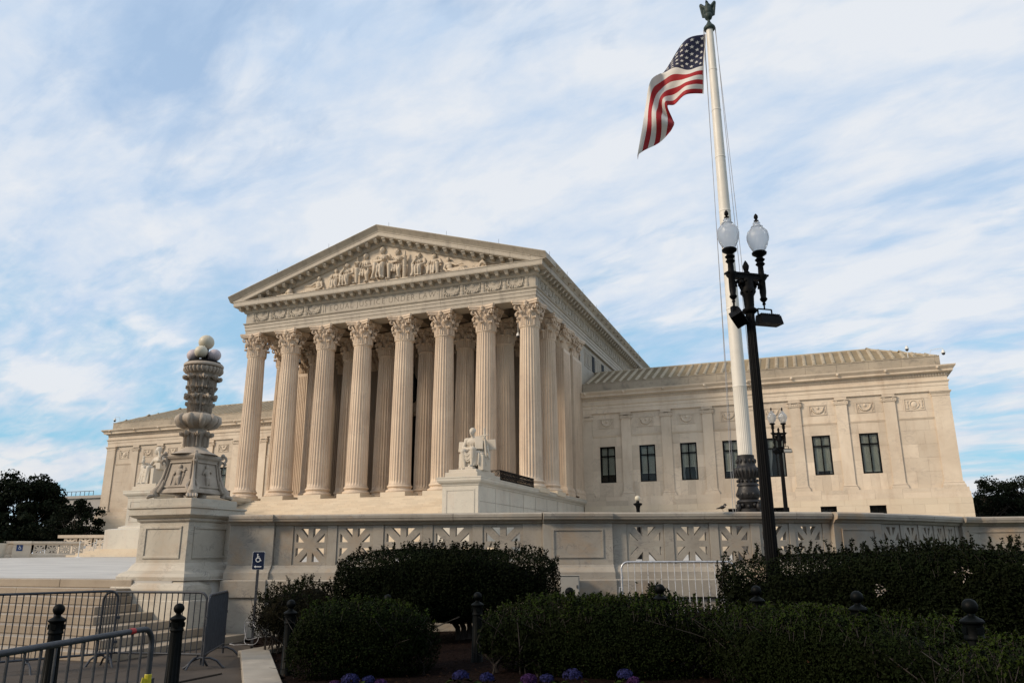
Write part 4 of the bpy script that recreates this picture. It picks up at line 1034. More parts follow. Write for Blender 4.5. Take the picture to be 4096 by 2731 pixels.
Q += [('c', (-.28, .35, 1.22), .28, (-.62, -.45, 1.34), .21), ('c', (-.62, -.45, 1.34), .22, (-.62, -.45, .15), .2), ('c', (.12, .35, 1.22), .28, (-.02, -.5, 1.30), .21), ('c', (-.02, -.5, 1.30), .22, (-.1, -.55, .15), .22), ('c', (-.62, -.6, .09), .1, (-.68, -.85, .06), .08), ('c', (-.1, -.66, .09), .1, (-.14, -.9, .06), .08), ('b', (-.3, -.1, .6), (.8, .8, 1.1))]
for i in range(9): Q.append(('c', (-.76 + .11 * i, -.56 - .03 * (i % 2), 1.25 - .05 * (i % 3)), .06, (-.86 + .13 * i, -.62 - .03 * (i % 2), .08), .075))
Q += folds(((-.6, -.6, 1.45), (-.6, -.62, 1.0)), ((.05, -.62, 1.4), (.05, -.68, .9)), 4, .05, .3)
for i in range(5): Q.append(('c', (.2 + .08 * i, -.3 + .08 * i, 1.2), .06, (.26 + .1 * i, -.35 + .1 * i, .08), .07))
s2 = sculpt('seated_statue', Q, .024, 'statue_marble', smooth_it=1, loc=(-14.05, -11.2, 7.14), rot=(0, 0, R(-6)))
tag(s2, 'white marble hooded woman seated beyond the lamp pedestal, left of the stairs', 'statue', 'seated marble figures flanking the stairs')

# --- pediment group (carved parts of the courthouse)
def fig(x, zb, h, variant, mirror=1, beard=False, hood=False, look=0, w=1.0, knee='lr', thick=.6):
    """seated high-relief figure, h = seated height"""
    F = []; rj = random.Random(int(x * 100))
    F += [('e', (0, .1, .44), (.17, .14, .13)), ('e', (0, .08, .58), (.125, .1, .15)), ('e', (0, .06, .70), (.165, .11, .12)), ('c', (-.16, .07, .76), .055, (.16, .07, .76), .055), ('c', (0, .06, .78), .048, (0, .03, .87), .045)]
    F += head((0, .0, .90), R(look), R(4), hood=hood, beard=beard, s=.38)
    ks = {'lr': ((-.19, -.2, .46), (.19, -.18, .42)), 'low': ((-.16, -.22, .34), (.2, -.2, .5)), 'kneel': ((-.2, -.16, .46), (.16, -.18, .26)), 'robe': ((-.13, -.2, .44), (.13, -.2, .42))}[knee]
    for sd, k in zip((-1, 1), ks):
        F += [('c', (sd * .09, .06, .43), .10, k, .078), ('c', k, .075, (k[0] * 1.05, k[1] + .03, .06), .048), ('c', (k[0] * 1.05, k[1], .03), .045, (k[0] * 1.1, k[1] - .12, .02), .03)]
    if knee in ('robe', 'low'):
        for i in range(7): F.append(('t', [catmull([Vector((-.15 + .05 * i + rj.uniform(-.04, .04), -.21 - .03 * (i % 2), .44)), Vector((-.15 + .05 * i, -.22 - .05 * (i % 2), .25)), Vector((-.2 + .065 * i + rj.uniform(-.05, .05), -.22 - .04 * (i % 2), .03))], k_ / 5) for k_ in range(6)], .022 + .014 * (i % 2)))
        F.append(('e', (0, .02, .25), (.17, .17, .26)))
    else:
        for i in range(5): F.append(('c', (-.16 + .08 * i, -.12, .46), .03, (-.18 + .09 * i, -.14, .26 + .02 * (i % 2)), .035))
        F.append(('b', (0, .08, .24), (.34, .2, .44)))
    sh = [(-.20, .07, .75), (.20, .07, .75)]
    if variant == 'think': arms = [((-.24, -.06, .56), (-.05, -.08, .82)), ((.26, -.04, .56), (.06, -.18, .46))]
    elif variant == 'hold_left': arms = [((-.28, -.02, .58), (-.24, -.16, .66)), ((.27, -.03, .57), (.04, -.2, .5))]
    elif variant == 'hold_right': arms = [((-.26, -.03, .6), (.14, -.16, .56)), ((.27, -.02, .6), (.28, -.14, .64))]
    elif variant == 'rest': arms = [((-.27, 0, .58), (-.2, -.16, .46)), ((.27, 0, .58), (.08, -.2, .5))]
    else: arms = [((-.28, 0, .57), (-.12, -.2, .44)), ((.28, 0, .57), (.12, -.2, .44))]
    for s_, (e, hnd) in zip(sh, arms):
        F += [('c', s_, .062, e, .052), ('c', e, .05, hnd, .034)] + hand(hnd, (0, -1, .2), .33)
    for i in range(4): F.append(('c', (-.14 + .07 * i, -.04, .74 - .02 * i), .018, (-.2 + .1 * i, -.06, .48), .022))
    return sculpt('carved_figure', F, .018 if h < 2.4 else .015, 'sculpture_marble', CH, 1, (x, FY + .02 - thick * .12, zb), (0, 0, 0), (h * w * mirror if mirror > 0 else -h * w, h * .95, h))
PB = ZT + .02
plinth = MB(); 
for a, b_, z in ((-11.2, -9.3, .22), (-9.3, 9.5, .16), (9.5, 10.8, .22), (-1.0, 1.05, .34), (-3.0, 3.05, .22)): plinth.box(a, b_, FY - .62 + .01 * z, FY + .1, ZT + .004, ZT + z)
plinth.build('sculpture_base', 'sculpture_marble', CH)
fig(-4.95, PB + .1, 2.15, 'x', look=30, w=1.15, knee='robe'); fig(-3.75, PB + .16, 2.5, 'think', look=-25, knee='robe', w=1.1); fig(-1.75, PB + .2, 3.15, 'hold_left', look=-8, knee='kneel', w=1.0)
fig(0.02, PB + .32, 3.4, 'hold_right', look=-25, knee='robe', w=.92, hood=False); fig(1.6, PB + .2, 3.1, 'hold_right', look=-35, knee='kneel', w=.9); fig(3.85, PB + .16, 2.42, 'think', look=10, beard=True, knee='robe', w=1.05)
fig(5.4, PB + .14, 2.1, 'x', look=-30, beard=True, knee='low', w=1.2)
def reclining(x, zb, mirror):
    F = [('e', (0, .05, .3), (.34, .24, .26)), ('e', (-.08, .03, .66), (.28, .2, .3)), ('e', (-.12, .02, .92), (.34, .2, .22)), ('c', (-.14, .0, 1.05), .09, (-.18, -.06, 1.2), .09)] + head((-.2, -.08, 1.32), R(25), R(20), s=.8)
    F += [('c', (-.42, .0, 1.0), .12, (-.55, -.1, .5), .1), ('c', (-.55, -.1, .5), .1, (-.2, -.25, .2), .07), ('c', (.18, .0, .98), .12, (.6, -.1, .72), .1), ('c', (.6, -.1, .72), .09, (1.1, -.15, .78), .06)] + hand((-.2, -.27, .2), (1, -.2, 0), .8) + hand((1.1, -.15, .78), (1, 0, -.3), .8)
    F += [('c', (.1, .05, .32), .2, (1.0, -.05, .42), .15), ('c', (1.0, -.05, .42), .14, (1.9, -.0, .12), .08), ('c', (.1, -.1, .25), .2, (.9, -.2, .2), .14), ('c', (.9, -.2, .2), .12, (1.6, -.15, .1), .08)]
    for i in range(6): F.append(('c', (.3 + .2 * i, -.2, .3), .06, (.4 + .22 * i, -.28, .06), .06))
    return sculpt('carved_figure', F, .035, 'sculpture_marble', CH, 1, (x, FY - .08, zb), (0, 0, 0), (mirror * 1.05, .9, 1.0))
reclining(7.05, PB + .14, 1); reclining(-6.95, PB + .14, -1)
fas = MB()
for i in range(8): a = i * math.pi / 4; fas.tube([(.13 * math.cos(a), .13 * math.sin(a), 0), (.13 * math.cos(a), .13 * math.sin(a), 2.2)], .055, 6)
fas.lathe([(.05, 0), (.17, .1), (.17, 2.1), (.2, 2.15), (.2, 2.2), (.06, 2.25), (.11, 2.4), (.07, 2.52), (.1, 2.6), (.02, 2.75)], 12)
for z in (.5, 1.1, 1.7): fas.lathe([(.195, z), (.2, z + .03), (.195, z + .07)], 14)
inst(fas.mesh('rod_bundle', 'sculpture_marble', 50), 'rod_bundle', CH, (2.55, FY - .3, PB + .2))
swd = MB().tube([(0, 0, 1.3), (0, 0, 2.4)], .09, 8).tube([(0, 0, 2.45), (0, 0, 2.85)], .05, 8); swd.cbox((0, 0, 2.45), (.4, .1, .08)); swd.ball((0, 0, 2.9), .08, 8, 6)
for q in range(5): swd.ball((-.0, .0, 1.2 - q * .02), .1, 8, 5)
inst(swd.mesh('carved_sword', 'sculpture_marble', 50), 'carved_sword', CH, (-2.55, FY - .22, PB + .1))
urn = MB().lathe([(.2, 0), (.28, .1), (.3, .35), (.22, .5), (.26, .55), (.1, .62), (.04, .75)], 14)
inst(urn.mesh('carved_urn', 'sculpture_marble', 50), 'carved_urn', CH, (-9.95, FY - .25, PB + .2))
ul = MB().tube([(.0, 0, .1), (.1, 0, .35), (.35, 0, .5), (.6, 0, .35), (.7, 0, .15)], [.1, .16, .2, .14, .06], 8); ul.tube([(-.6 + .12 * math.cos(t), 0, .15 + .12 * math.sin(t)) for t in [x * .7 for x in range(9)]], .045, 6); ul.tube([(-.3, 0, .1), (-.2, 0, .2), (0, 0, .12)], .09, 6)
inst(ul.mesh('carved_scroll', 'sculpture_marble', 50), 'carved_scroll', CH, (-10.4, FY - .25, PB + .2), scale=(.8, 1, .8)); inst(ul.mesh('carved_helmet', 'sculpture_marble', 50), 'carved_helmet', CH, (9.95, FY - .25, PB + .22), scale=(.9, 1, 1.1))

# iron railings on the cheek blocks
def railing(sg):
    X = 14.82 * sg; e = empty('railing', 'black pierced iron railing behind the seated %s, on the %s cheek wall' % (('man', 'right') if sg > 0 else ('woman', 'left')), 'railing', (X, -8.35, 6.62), 0, 'iron railings beside the portico steps')
    m = MB().box(-.035, .035, 0, 7.1, .72, .80).box(-.02, .02, 0, 7.1, .04, .08); m.build('rail', 'black_iron', e)
    pn = MB(); 
    for i in range(24):
        y = .02 + i * .295
        pn.box(-.02, .02, y, y + .045, .08, .74)
        for (ya, za, yb, zb_) in ((.03, .1, .265, .41), (.265, .1, .03, .41), (.03, .41, .265, .73), (.265, .41, .03, .73)):
            pn.tube([(0, y + ya, za), (0, y + yb, zb_)], .017, 4)
        pn.box(-.012, .012, y + .03, y + .295, .40, .425); pn.box(-.011, .011, y + .14, y + .16, .082, .738)
    pn.box(-.02, .02, 7.08, 7.11, 0, .79)
    pn.build('pierced_panel', 'black_iron', e)
    r = MB().box(-1.5 * (sg > 0), 1.5 * (sg < 0), -.03, .02, .741, .79); 
    for i in range(5):
        x = -sg * i * .32; r.box(x - .012, x + .012, -.015, .015, .36, .741); r.tube([(x, 0, .38), (x - sg * .3, 0, .73)], .012, 4); r.tube([(x, 0, .73), (x - sg * .3, 0, .38)], .012, 4)
    r.build('return_panel', 'black_iron', e)
railing(1); railing(-1)
# hanging lantern and security cameras
ln = empty('hanging_lantern', 'black iron lantern hanging in the middle of the portico on a long chain', 'lantern', (-.4, 6.8, 16.0))
MB().tube([(0, 0, 3.0), (0, 0, 8.6)], .03, 6).build('chain', 'black_iron', ln)
m = MB().lathe([(.04, 0), (.18, .1), (.3, .3), (.42, .45), (.36, .5), (.38, 1.9), (.48, 2.0), (.4, 2.2), (.16, 2.6), (.06, 3.0)], 8); m.build('lantern_body', 'black_iron', ln)
def seccam(loc, label, hang=.0, arm=None):
    e = empty('security_camera', label, 'security camera', loc, 0, 'dome cameras on the courthouse')
    b = MB()
    if hang: b.tube([(0, 0, .25), (0, 0, hang)], .022, 6)
    if arm: b.tube([(0, 0, .2), (0, 0, .42), (arm[0] * .8, arm[1] * .8, .42 + arm[2]), (arm[0], arm[1], arm[2] - .3)], .022, 6)
    if b.v: b.build('bracket', 'white_plastic', e)
    MB().lathe([(.06, .3), (.1, .22), (.15, .12), (.16, .0)], 14).build('housing', 'white_plastic', e, 50); MB().lathe([(.14, -.002), (.14, -.06), (.09, -.15), (.02, -.18)], 14).build('dome', 'black_plastic', e, 60)
    return e
seccam((12.98, .4, 19.75), 'dome camera hanging on a rod beside the capital of the rightmost front column', 3.0)
seccam((-11.0, 2.6, 20.1), 'dome camera hanging between the two leftmost rows of columns', 2.6)
seccam((44.2, WY + .1, 18.7), 'dome camera on a short mast above the right wing roof edge')
MB().tube([(0, 0, -.8), (0, 0, .0)], .03, 6).build('mast', 'white_plastic', bpy.data.objects['security_camera.002'])
seccam((46.9, WY - .1, 18.05), 'dome camera on a bent arm at the far right corner of the roof', 0, (-1.1, .3, .0))
seccam((-46.3, WY - .1, 18.2), 'dome camera on a bent arm at the left end of the left wing roof', 0, (.6, .3, .0))

# ================================================================ STREET-SIDE PEDESTAL AND CANDELABRUM
ped = empty('pedestal', 'square marble pedestal with a sunk panel beside the street steps', 'pedestal', (22.40, -45.8, 0))
hd = .66
def sq(h): return [(-h, -h), (h, -h), (h, h), (-h, h)]
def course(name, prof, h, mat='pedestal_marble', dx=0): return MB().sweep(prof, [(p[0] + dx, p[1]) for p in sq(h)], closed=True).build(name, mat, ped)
m = MB(); m.box(-1.02, 1.16, -.98, 1.0, -.05, .80); m.build('base_block', 'pedestal_marble', ped, bevel=.02)
course('base_moulding', [(0, .803), (.30, .803), (.30, 1.0), (.28, 1.08), (.2, 1.16), (.0, 1.165)], hd)
course('base_moulding', [(-.3, 1.168), (.24, 1.168), (.24, 1.24), (.2, 1.30), (.1, 1.36), (.05, 1.46), (0, 1.52), (-.3, 1.52)], hd)
dpan = MB().box(-hd, hd, -hd, hd, 1.50, 2.37)
dpan.build('die', 'pedestal_marble', ped, bevel=.008)
for a in range(4):
    f = MB(); 
    for q in ((-.5, .5, 2.20, 2.25), (-.5, .5, 1.60, 1.65)): f.box(q[0], q[1], -hd - .025, -hd - .001, q[2], q[3])
    for q in (-.5, .45): f.box(q, q + .05, -hd - .025, -hd - .0015, 1.653, 2.197)
    f.xf(Matrix.Rotation(a * math.pi / 2, 4, 'Z')); f.build('panel_moulding', 'pedestal_marble', ped, bevel=.006)
course('cornice', [(-.3, 2.34), (.02, 2.34), (.05, 2.37), (.05, 2.41), (.12, 2.44), (.17, 2.48), (.17, 2.60), (.2, 2.62), (.2, 2.65), (-.3, 2.66)], hd)
MB().box(-.70, .70, -.70, .70, 2.662, 2.82).build('cap_slab', 'pedestal_marble', ped, bevel=.01)
cd = empty('candelabrum', 'tall carved marble lamp standard with acanthus shaft, standing on the street pedestal', 'lamp standard', (22.40, -45.8, 2.82))
b = MB(); zb0, zb1 = .14, .88
b.add([(-.5, -.5, zb0), (.5, -.5, zb0), (.5, .5, zb0), (-.5, .5, zb0)], []); 
lv = [(.14, .50), (.2, .49), (.24, .46), (.5, .40), (.8, .355), (.86, .37), (.89, .40), (.94, .42), (.98, .40)]
o0 = len(b.v); b.v = []; 
for z, h in lv: b.v += [(-h, -h, z), (h, -h, z), (h, h, z), (-h, h, z)]
b.f = [(j * 4 + i, j * 4 + (i + 1) % 4, (j + 1) * 4 + (i + 1) % 4, (j + 1) * 4 + i) for j in range(len(lv) - 1) for i in range(4)] + [(3, 2, 1, 0), tuple((len(lv) - 1) * 4 + i for i in range(4))]; b.m = [0] * len(b.f)
b.build('box_base', 'candelabrum_marble', cd)
for a in range(4):
    rz = Matrix.Rotation(a * math.pi / 2, 4, 'Z')
    f = MB(); tilt = Matrix.Translation((0, -.40, .52)) @ Matrix.Rotation(R(-9.5), 4, 'X')
    for q in ((-.30, .30, .27, .30), (-.36, .36, -.27, -.23)): f.cbox((0, -.02, (q[2] + q[3]) / 2), (q[1] - q[0], .03, q[3] - q[2]))
    for sd in (-1, 1): f.tube([(sd * .35, -.02, -.25), (sd * .29, -.02, .28)], .016, 5)
    f.xf(rz @ tilt); f.build('panel_frame', 'candelabrum_marble', cd)
    Fg = [('e', (0, 0, .16), (.045, .03, .05)), ('e', (0, 0, .04), (.06, .03, .09)), ('e', (.01, 0, -.05), (.065, .03, .06)), ('c', (-.02, 0, -.06), .04, (-.03, 0, -.2), .025), ('c', (.03, 0, -.06), .04, (.05, 0, -.2), .025), ('c', (-.05, 0, .1), .02, (-.11, 0, 0.02), .017), ('c', (.05, 0, .1), .02, (.12, 0, .06), .017)]
    if a % 2 == 0: Fg += [('c', (.13, 0, .14), .012, (.1, 0, -.2), .012), ('c', (-.13, 0, .08), .01, (-.14, 0, -.2), .012), ('c', (.10, 0, .1), .01, (.17, 0, .1), .01)]
    go = sculpt('relief_figure', Fg, .012, 'candelabrum_marble', cd, 1); go.data.transform(rz @ tilt @ Matrix.Translation((0, -.015, 0)) @ Matrix.Scale(1.15, 4))
    # corner: paw foot, acanthus rib and ram's-horn volute
    d = Vector((1, -1, 0)).normalized()
    c = MB(); c.tube([d * .70 + Vector((0, 0, .06)), d * .72 + Vector((0, 0, .16)), d * .64 + Vector((0, 0, .30)), d * .585 + Vector((0, 0, .5)), d * .53 + Vector((0, 0, .74)), d * .56 + Vector((0, 0, .88))], [.09, .10, .055, .03, .03, .05], 8)
    sdv = Vector((1, 1, 0)).normalized()
    for q in (-1.5, -.5, .5, 1.5): c.tube([d * .74 + sdv * q * .05 + Vector((0, 0, .09)), d * .83 + sdv * q * .055 + Vector((0, 0, .07)), d * .87 + sdv * q * .055 + Vector((0, 0, .03))], [.04, .042, .02], 6)
    pts = [];
    for t in range(12): th = 1.2 - t * .62; rr = .09 * (1 - t / 15); pts.append(d * (.60 + rr * math.cos(th)) + Vector((0, 0, .90 + rr * math.sin(th))))
    c.tube(pts, .03, 6); c.ball(d * .60 + Vector((0, 0, 1.0)), .045, 8, 6); c.tube([d * .62 + Vector((0, 0, .86)), d * .66 + Vector((0, 0, .80)), d * .62 + Vector((0, 0, .74))], [.05, .04, .012], 6)
    for q in (-1, 1): c.tube([d * .66 + sdv * q * .07 + Vector((0, 0, .16)), d * .60 + sdv * q * .11 + Vector((0, 0, .28)), d * .57 + sdv * q * .05 + Vector((0, 0, .42))], [.045, .04, .015], 6)
    c.xf(rz); c.build('paw_foot', 'candelabrum_marble', cd, 50)
    MB().lathe([(.07, 0), (.09, .03), (.09, .10), (.07, .139)], 12, (.0, -.33, 0)).xf(rz).build('support', 'candelabrum_marble', cd, 50)
MB().box(-.60, .60, -.60, .60, 0, .012).build('foot_slab', 'candelabrum_marble', cd)
sh_ = MB().lathe([(.50, .985), (.42, 1.03), (.30, 1.08), (.24, 1.14), (.215, 1.17), (.22, 1.22), (.21, 1.28), (.215, 1.40), (.235, 1.48), (.21, 1.50), (.20, 1.56), (.26, 1.62), (.38, 1.67), (.43, 1.74), (.425, 1.82), (.36, 1.89), (.25, 1.92), (.22, 1.95), (.21, 2.05), (.225, 2.22), (.25, 2.30), (.27, 2.34), (.235, 2.36), (.235, 2.44), (.25, 2.60), (.285, 2.74), (.30, 2.80), (.32, 2.83), (.36, 2.86), (.395, 2.90), (.40, 2.95), (.38, 2.975), (.43, 3.0), (.435, 3.04), (.41, 3.07), (.37, 3.08)], 48)
sh_.build('shaft', 'candelabrum_marble', cd, 50)
lf = MB()
for i in range(8): leaf(lf, i * math.pi / 4, .205, 1.17, .34, .15, .13, bulge=.02)
for i in range(12): leaf(lf, i * math.pi / 6, .215, 1.95, .22, .11, .07, bulge=.015)
for i in range(8): leaf(lf, (i + .5) * math.pi / 4, .215, 2.0, .36, .17, .14, bulge=.02)
for i in range(12): leaf(lf, i * math.pi / 6, .235, 2.38, .16, .11, .08, bulge=.015)
for i in range(8): leaf(lf, i * math.pi / 4, .245, 2.44, .36, .2, .16, bulge=.02)
for i in range(10):   # gadrooned bulb leaves
    a = i * math.pi / 5; pts = []
    for z, r_ in ((1.60, .25), (1.66, .385), (1.74, .445), (1.82, .44), (1.88, .37)): pts.append((r_ * math.cos(a), r_ * math.sin(a), z))
    lf.tube(pts, [.04, .065, .07, .06, .03], 7)
lf.build('acanthus_leaves', 'candelabrum_marble', cd, 50)
gd = MB()
for i in range(28):
    a = i * 2 * math.pi / 28; gd.tube([(.365 * math.cos(a), .365 * math.sin(a), 2.86), (.41 * math.cos(a), .41 * math.sin(a), 2.91), (.40 * math.cos(a), .40 * math.sin(a), 2.965)], .03, 6)
gd.build('gadroons', 'candelabrum_marble', cd, 50)
MB().lathe([(.34, 3.075), (.36, 3.09), (.36, 3.12), (.30, 3.14), (.1, 3.16)], 32).build('lamp_ring', 'black_iron', cd, 50)
gl = MB().ball((0, 0, 0), .155, 24, 16).mesh('globe', 'globe_white', 60); gl2 = gl.copy(); gl2.materials[0] = MATS['globe_lilac']
for k, (x, y, z, me, s) in enumerate(((.0, .0, 3.60, gl, 1.12), (.07, -.21, 3.32, gl, .93), (-.22, -.13, 3.28, gl2, .93), (.24, .04, 3.28, gl2, .93), (-.1, .2, 3.28, gl2, .93))):
    inst(me, 'globe', cd, (x, y, z), scale=s)
MB().tube([(0, 0, 3.14), (0, 0, 3.46)], .07, 10).build('globe_stem', 'black_iron', cd)

# ================================================================ PIERCED BALUSTRADE
WP = [(23.05, -45.70), (24.35, -45.26), (25.87, -44.77), (27.94, -44.27), (29.66, -43.83), (31.13, -43.14), (32.77, -42.48), (34.02, -42.06), (35.53, -41.18), (36.57, -40.17), (37.44, -39.1), (38.39, -37.62), (38.75, -37.12), (40.1, -36.86), (41.5, -36.6)]
S0 = -.68
acc = [S0]
for a, b_ in zip(WP, WP[1:]): acc.append(acc[-1] + math.hypot(b_[0] - a[0], b_[1] - a[1]))
def wp(s):
    for i in range(len(acc) - 1):
        if s <= acc[i + 1] or i == len(acc) - 2:
            t = (s - acc[i]) / (acc[i + 1] - acc[i]); return (WP[i][0] + (WP[i + 1][0] - WP[i][0]) * t, WP[i][1] + (WP[i + 1][1] - WP[i][1]) * t)
def wpath(a, b_, step=.7):
    n = max(1, int(math.ceil((b_ - a) / step))); return [wp(a + (b_ - a) * i / n) for i in range(n + 1)]
bal = empty('balustrade', 'low pale marble balustrade wall with star-pierced panels curving away to the right', 'balustrade', (23.6, -45.5, 0))
bo = Vector((23.6, -45.5, 0))
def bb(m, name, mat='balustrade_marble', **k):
    m.v = [(x - bo.x, y - bo.y, z) for x, y, z in m.v]; return m.build(name, mat, bal, **k)
COP = [(.0, 2.27), (.03, 2.29), (.05, 2.33), (.09, 2.34), (.13, 2.355), (.14, 2.40), (.15, 2.41), (.15, 2.465), (.14, 2.475), (.12, 2.495), (-.5, 2.50), (-.5, 2.27)]
BASE = [(.0, 1.452), (.03, 1.45), (.05, 1.40), (.12, 1.34), (.17, 1.30), (.18, 1.17), (-.5, 1.17), (-.5, 1.452)]
PLI = [(.30, 1.167), (.32, 1.14), (.32, .82), (.30, .80), (-.5, .80), (-.5, 1.167)]
FND = [(.24, .797), (.24, -.1), (-.5, -.1), (-.5, .797)]
def off(prof, d): return [(o + d if o > -.4 else o, z) for o, z in prof]
PIER = [(6.42, 7.88, .10), (12.60, 13.95, .10), (17.35, 19.30, .08), (-.3, .66, .06)]
def pieces(a, b_, L_, prof, name, d0=0, gap=.004):
    s = a
    while s < b_ - .02:
        e = min(s + L_, b_); 
        if b_ - e < L_ * .4: e = b_
        bb(MB().sweep(off(prof, d0), wpath(s + gap, e - gap)), name); s = e
spans = [(.66, 6.42), (7.88, 12.60), (13.95, 17.35)]
for a, b_ in spans:
    pieces(a, b_, 1.95, COP, 'coping_stone'); pieces(a, b_, 2.3, BASE, 'base_stone'); pieces(a, b_, 2.1, PLI, 'plinth_stone'); pieces(a, b_, 2.4, FND, 'foundation_stone')
for a, b_, d in PIER:
    pieces(a, b_, 3, COP, 'coping_stone', d); pieces(a, b_, 3, BASE, 'base_stone', d); pieces(a, b_, 3, PLI, 'plinth_stone', d * .5); pieces(a, b_, 3, FND, 'foundation_stone', d)
    bb(MB().sweep([(d - .0, 1.455), (d - .0, 2.268), (-.5, 2.268), (-.5, 1.455)], wpath(a + .004, b_ - .004)), 'pier')
    if b_ - a > 1.2:
        u0, u1 = a + .2, b_ - .2
        fr = MB()
        def strip(sa, sb, za, zb_, o1=.02): fr.sweep([(d, za), (d + o1, za), (d + o1, zb_), (d, zb_)], wpath(sa, sb))
        strip(u0, u1, 2.13, 2.16); strip(u0, u1, 1.58, 1.61); strip(u0, u0 + .03, 1.611, 2.129); strip(u1 - .03, u1, 1.611, 2.129)
        bb(fr, 'panel_moulding')
MB_fill = []
def panel_piece(sa, sb, t_out, t_in, name, hole=None):
    p, q = Vector(wp(sa)), Vector(wp(sb)); d = (q - p); Lp = d.length; d.normalize(); nrm = Vector((d.y, -d.x))
    M_ = Matrix(((d.x, -nrm.x, 0, p.x), (d.y, -nrm.y, 0, p.y), (0, 0, 1, 0), (0, 0, 0, 1)))
    w0, w1, z0, z1 = .003, Lp - .003, 1.455, 2.267; hs = []
    if hole:
        cx, cz = (w0 + w1) / 2, 1.86; a = hole; h = .345; w = .085; hs = []
        c = .30  # diagonal bar half thickness in its direction
        for sx_ in (-1, 1):
            for sz in (-1, 1):
                for sw in (0, 1):
                    ex, ez = (a, h)
                    t3 = [(.18, 1.0), (.70, 1.0), (.18, .45)]
                    pts = [((u if sw == 0 else v) , (v if sw == 0 else u)) for u, v in t3]
                    hs.append([(cx + sx_ * u * ex, cz + sz * v * ez) for u, v in pts])
    m = MB().prism([(w0, z0), (w1, z0), (w1, z1), (w0, z1)], -t_out, t_in, hs); m.xf(M_); bb(m, name, bevel=.006 if hole else .004)
STAR = [(1.06, 1.80), (2.01, 2.79), (3.03, 3.88), (4.10, 4.94), (5.17, 6.01), (8.20, 8.98), (9.19, 9.94), (10.13, 10.80), (11.0, 11.66), (11.80, 12.43), (14.13, 14.76), (14.88, 15.42), (15.56, 16.12), (16.24, 16.65), (16.76, 17.18)]
prev = {0: .66}
for a, b_ in spans:
    s = a
    for u0, u1 in [q for q in STAR if a < q[0] < b_]:
        panel_piece(s, u0, -.015, .24, 'pier_strip'); panel_piece(u0, u1, -.035, .20, 'pierced_panel', hole=(u1 - u0) * .5 - .065); s = u1
    panel_piece(s, b_, -.015, .24, 'pier_strip')
# ================================================================ FLAGPOLE AND FLAG
FPX, FPY = 33.32, -33.47
fp = empty('flagpole', 'tall white flagpole on a dark bronze base, behind the balustrade', 'flagpole', (FPX, FPY, pz(FPY)))
z0 = pz(FPY); rel_ = lambda z: z - z0
m = MB().lathe([(.55, -.05), (.55, .35), (.50, .4), (.48, .9), (.46, 1.2), (.39, rel_(2.85)), (.40, rel_(3.0)), (.30, rel_(3.05)), (.33, rel_(3.16)), (.38, rel_(3.22)), (.36, rel_(3.27)), (.29, rel_(3.31)), (.35, rel_(3.38)), (.37, rel_(3.5)), (.31, rel_(3.66)), (.30, rel_(3.70)), (.345, rel_(3.73)), (.335, rel_(3.78)), (.28, rel_(3.82)), (.27, rel_(3.94)), (.33, rel_(4.02)), (.385, rel_(4.14)), (.39, rel_(4.24)), (.33, rel_(4.31)), (.30, rel_(4.34)), (.285, rel_(4.38)), (.27, rel_(4.62)), (.275, rel_(4.69)), (.22, rel_(4.70))], 40)
m.build('bronze_base', 'bronze_dark', fp, 60)
orn = MB()
for i in range(20):
    a = i * math.pi / 10; c, s_ = math.cos(a), math.sin(a)
    orn.tube([(.33 * c, .33 * s_, rel_(3.98)), (.40 * c, .40 * s_, rel_(4.16)), (.36 * c, .36 * s_, rel_(4.29))], [.02, .045, .02], 6)
for i in range(12):
    a = i * math.pi / 6; c, s_ = math.cos(a), math.sin(a)
    orn.ball((.30 * c, .30 * s_, rel_(3.88)), .05, 7, 5); orn.ball((.28 * c, .28 * s_, rel_(4.5)), .045, 7, 5, (1, 1, 1.8)); orn.ball((.345 * c, .345 * s_, rel_(3.45)), .05, 7, 5, (1, 1, 1.5)); orn.ball((.36 * c, .36 * s_, rel_(3.12) - .04 * (i % 2)), .06, 7, 5)
for i in range(4):
    a = math.pi / 4 + i * math.pi / 2; c, s_ = math.cos(a), math.sin(a); orn.ball((.42 * c, .42 * s_, rel_(3.06)), .09, 8, 6, (1, 1, 1.5)); orn.ball((.45 * c, .45 * s_, rel_(3.2)), .05, 7, 5)
orn.build('base_ornament', 'bronze_dark', fp, 60, kind='stuff')
m = MB(); n = 48; lev = [(rel_(4.69), .225, 1), (rel_(6.9), .222, 1), (rel_(6.92), .222, 0), (rel_(6.93), .228, 0), (rel_(6.97), .228, 0), (rel_(6.98), .222, 0), (rel_(12), .205, 0), (rel_(16), .172, 0), (rel_(20.75), .128, 0)]
for z, r, fl in lev:
    for i in range(n): m.v.append((r * (1 - (.05 if fl and i % 2 else 0)) * math.cos(2 * math.pi * i / n), r * (1 - (.05 if fl and i % 2 else 0)) * math.sin(2 * math.pi * i / n), z))
m.f = [(j * n + i, j * n + (i + 1) % n, (j + 1) * n + (i + 1) % n, (j + 1) * n + i) for j in range(len(lev) - 1) for i in range(n)]; m.m = [0] * len(m.f)
m.build('pole', 'pole_paint', fp, 25)
jn = MB()
for z, r in ((9.6, .2165), (13.2, .196), (15.3, .179), (17.2, .163), (18.9, .147)): jn.lathe([(r, rel_(z)), (r + .008, rel_(z) + .01), (r + .006, rel_(z) + .05), (r, rel_(z) + .06)], 32, caps=False)
jn.build('pole_joint', 'pole_paint', fp, 40)
MB().lathe([(.19, rel_(20.66)), (.215, rel_(20.70)), (.215, rel_(20.76)), (.17, rel_(20.83)), (.11, rel_(20.86)), (.10, rel_(20.93)), (.055, rel_(21.02)), (.05, rel_(21.08)), (.07, rel_(21.11)), (.12, rel_(21.16)), (.155, rel_(21.26)), (.15, rel_(21.33)), (.1, rel_(21.4))], 28).build('truck', 'bronze_green', fp, 50)
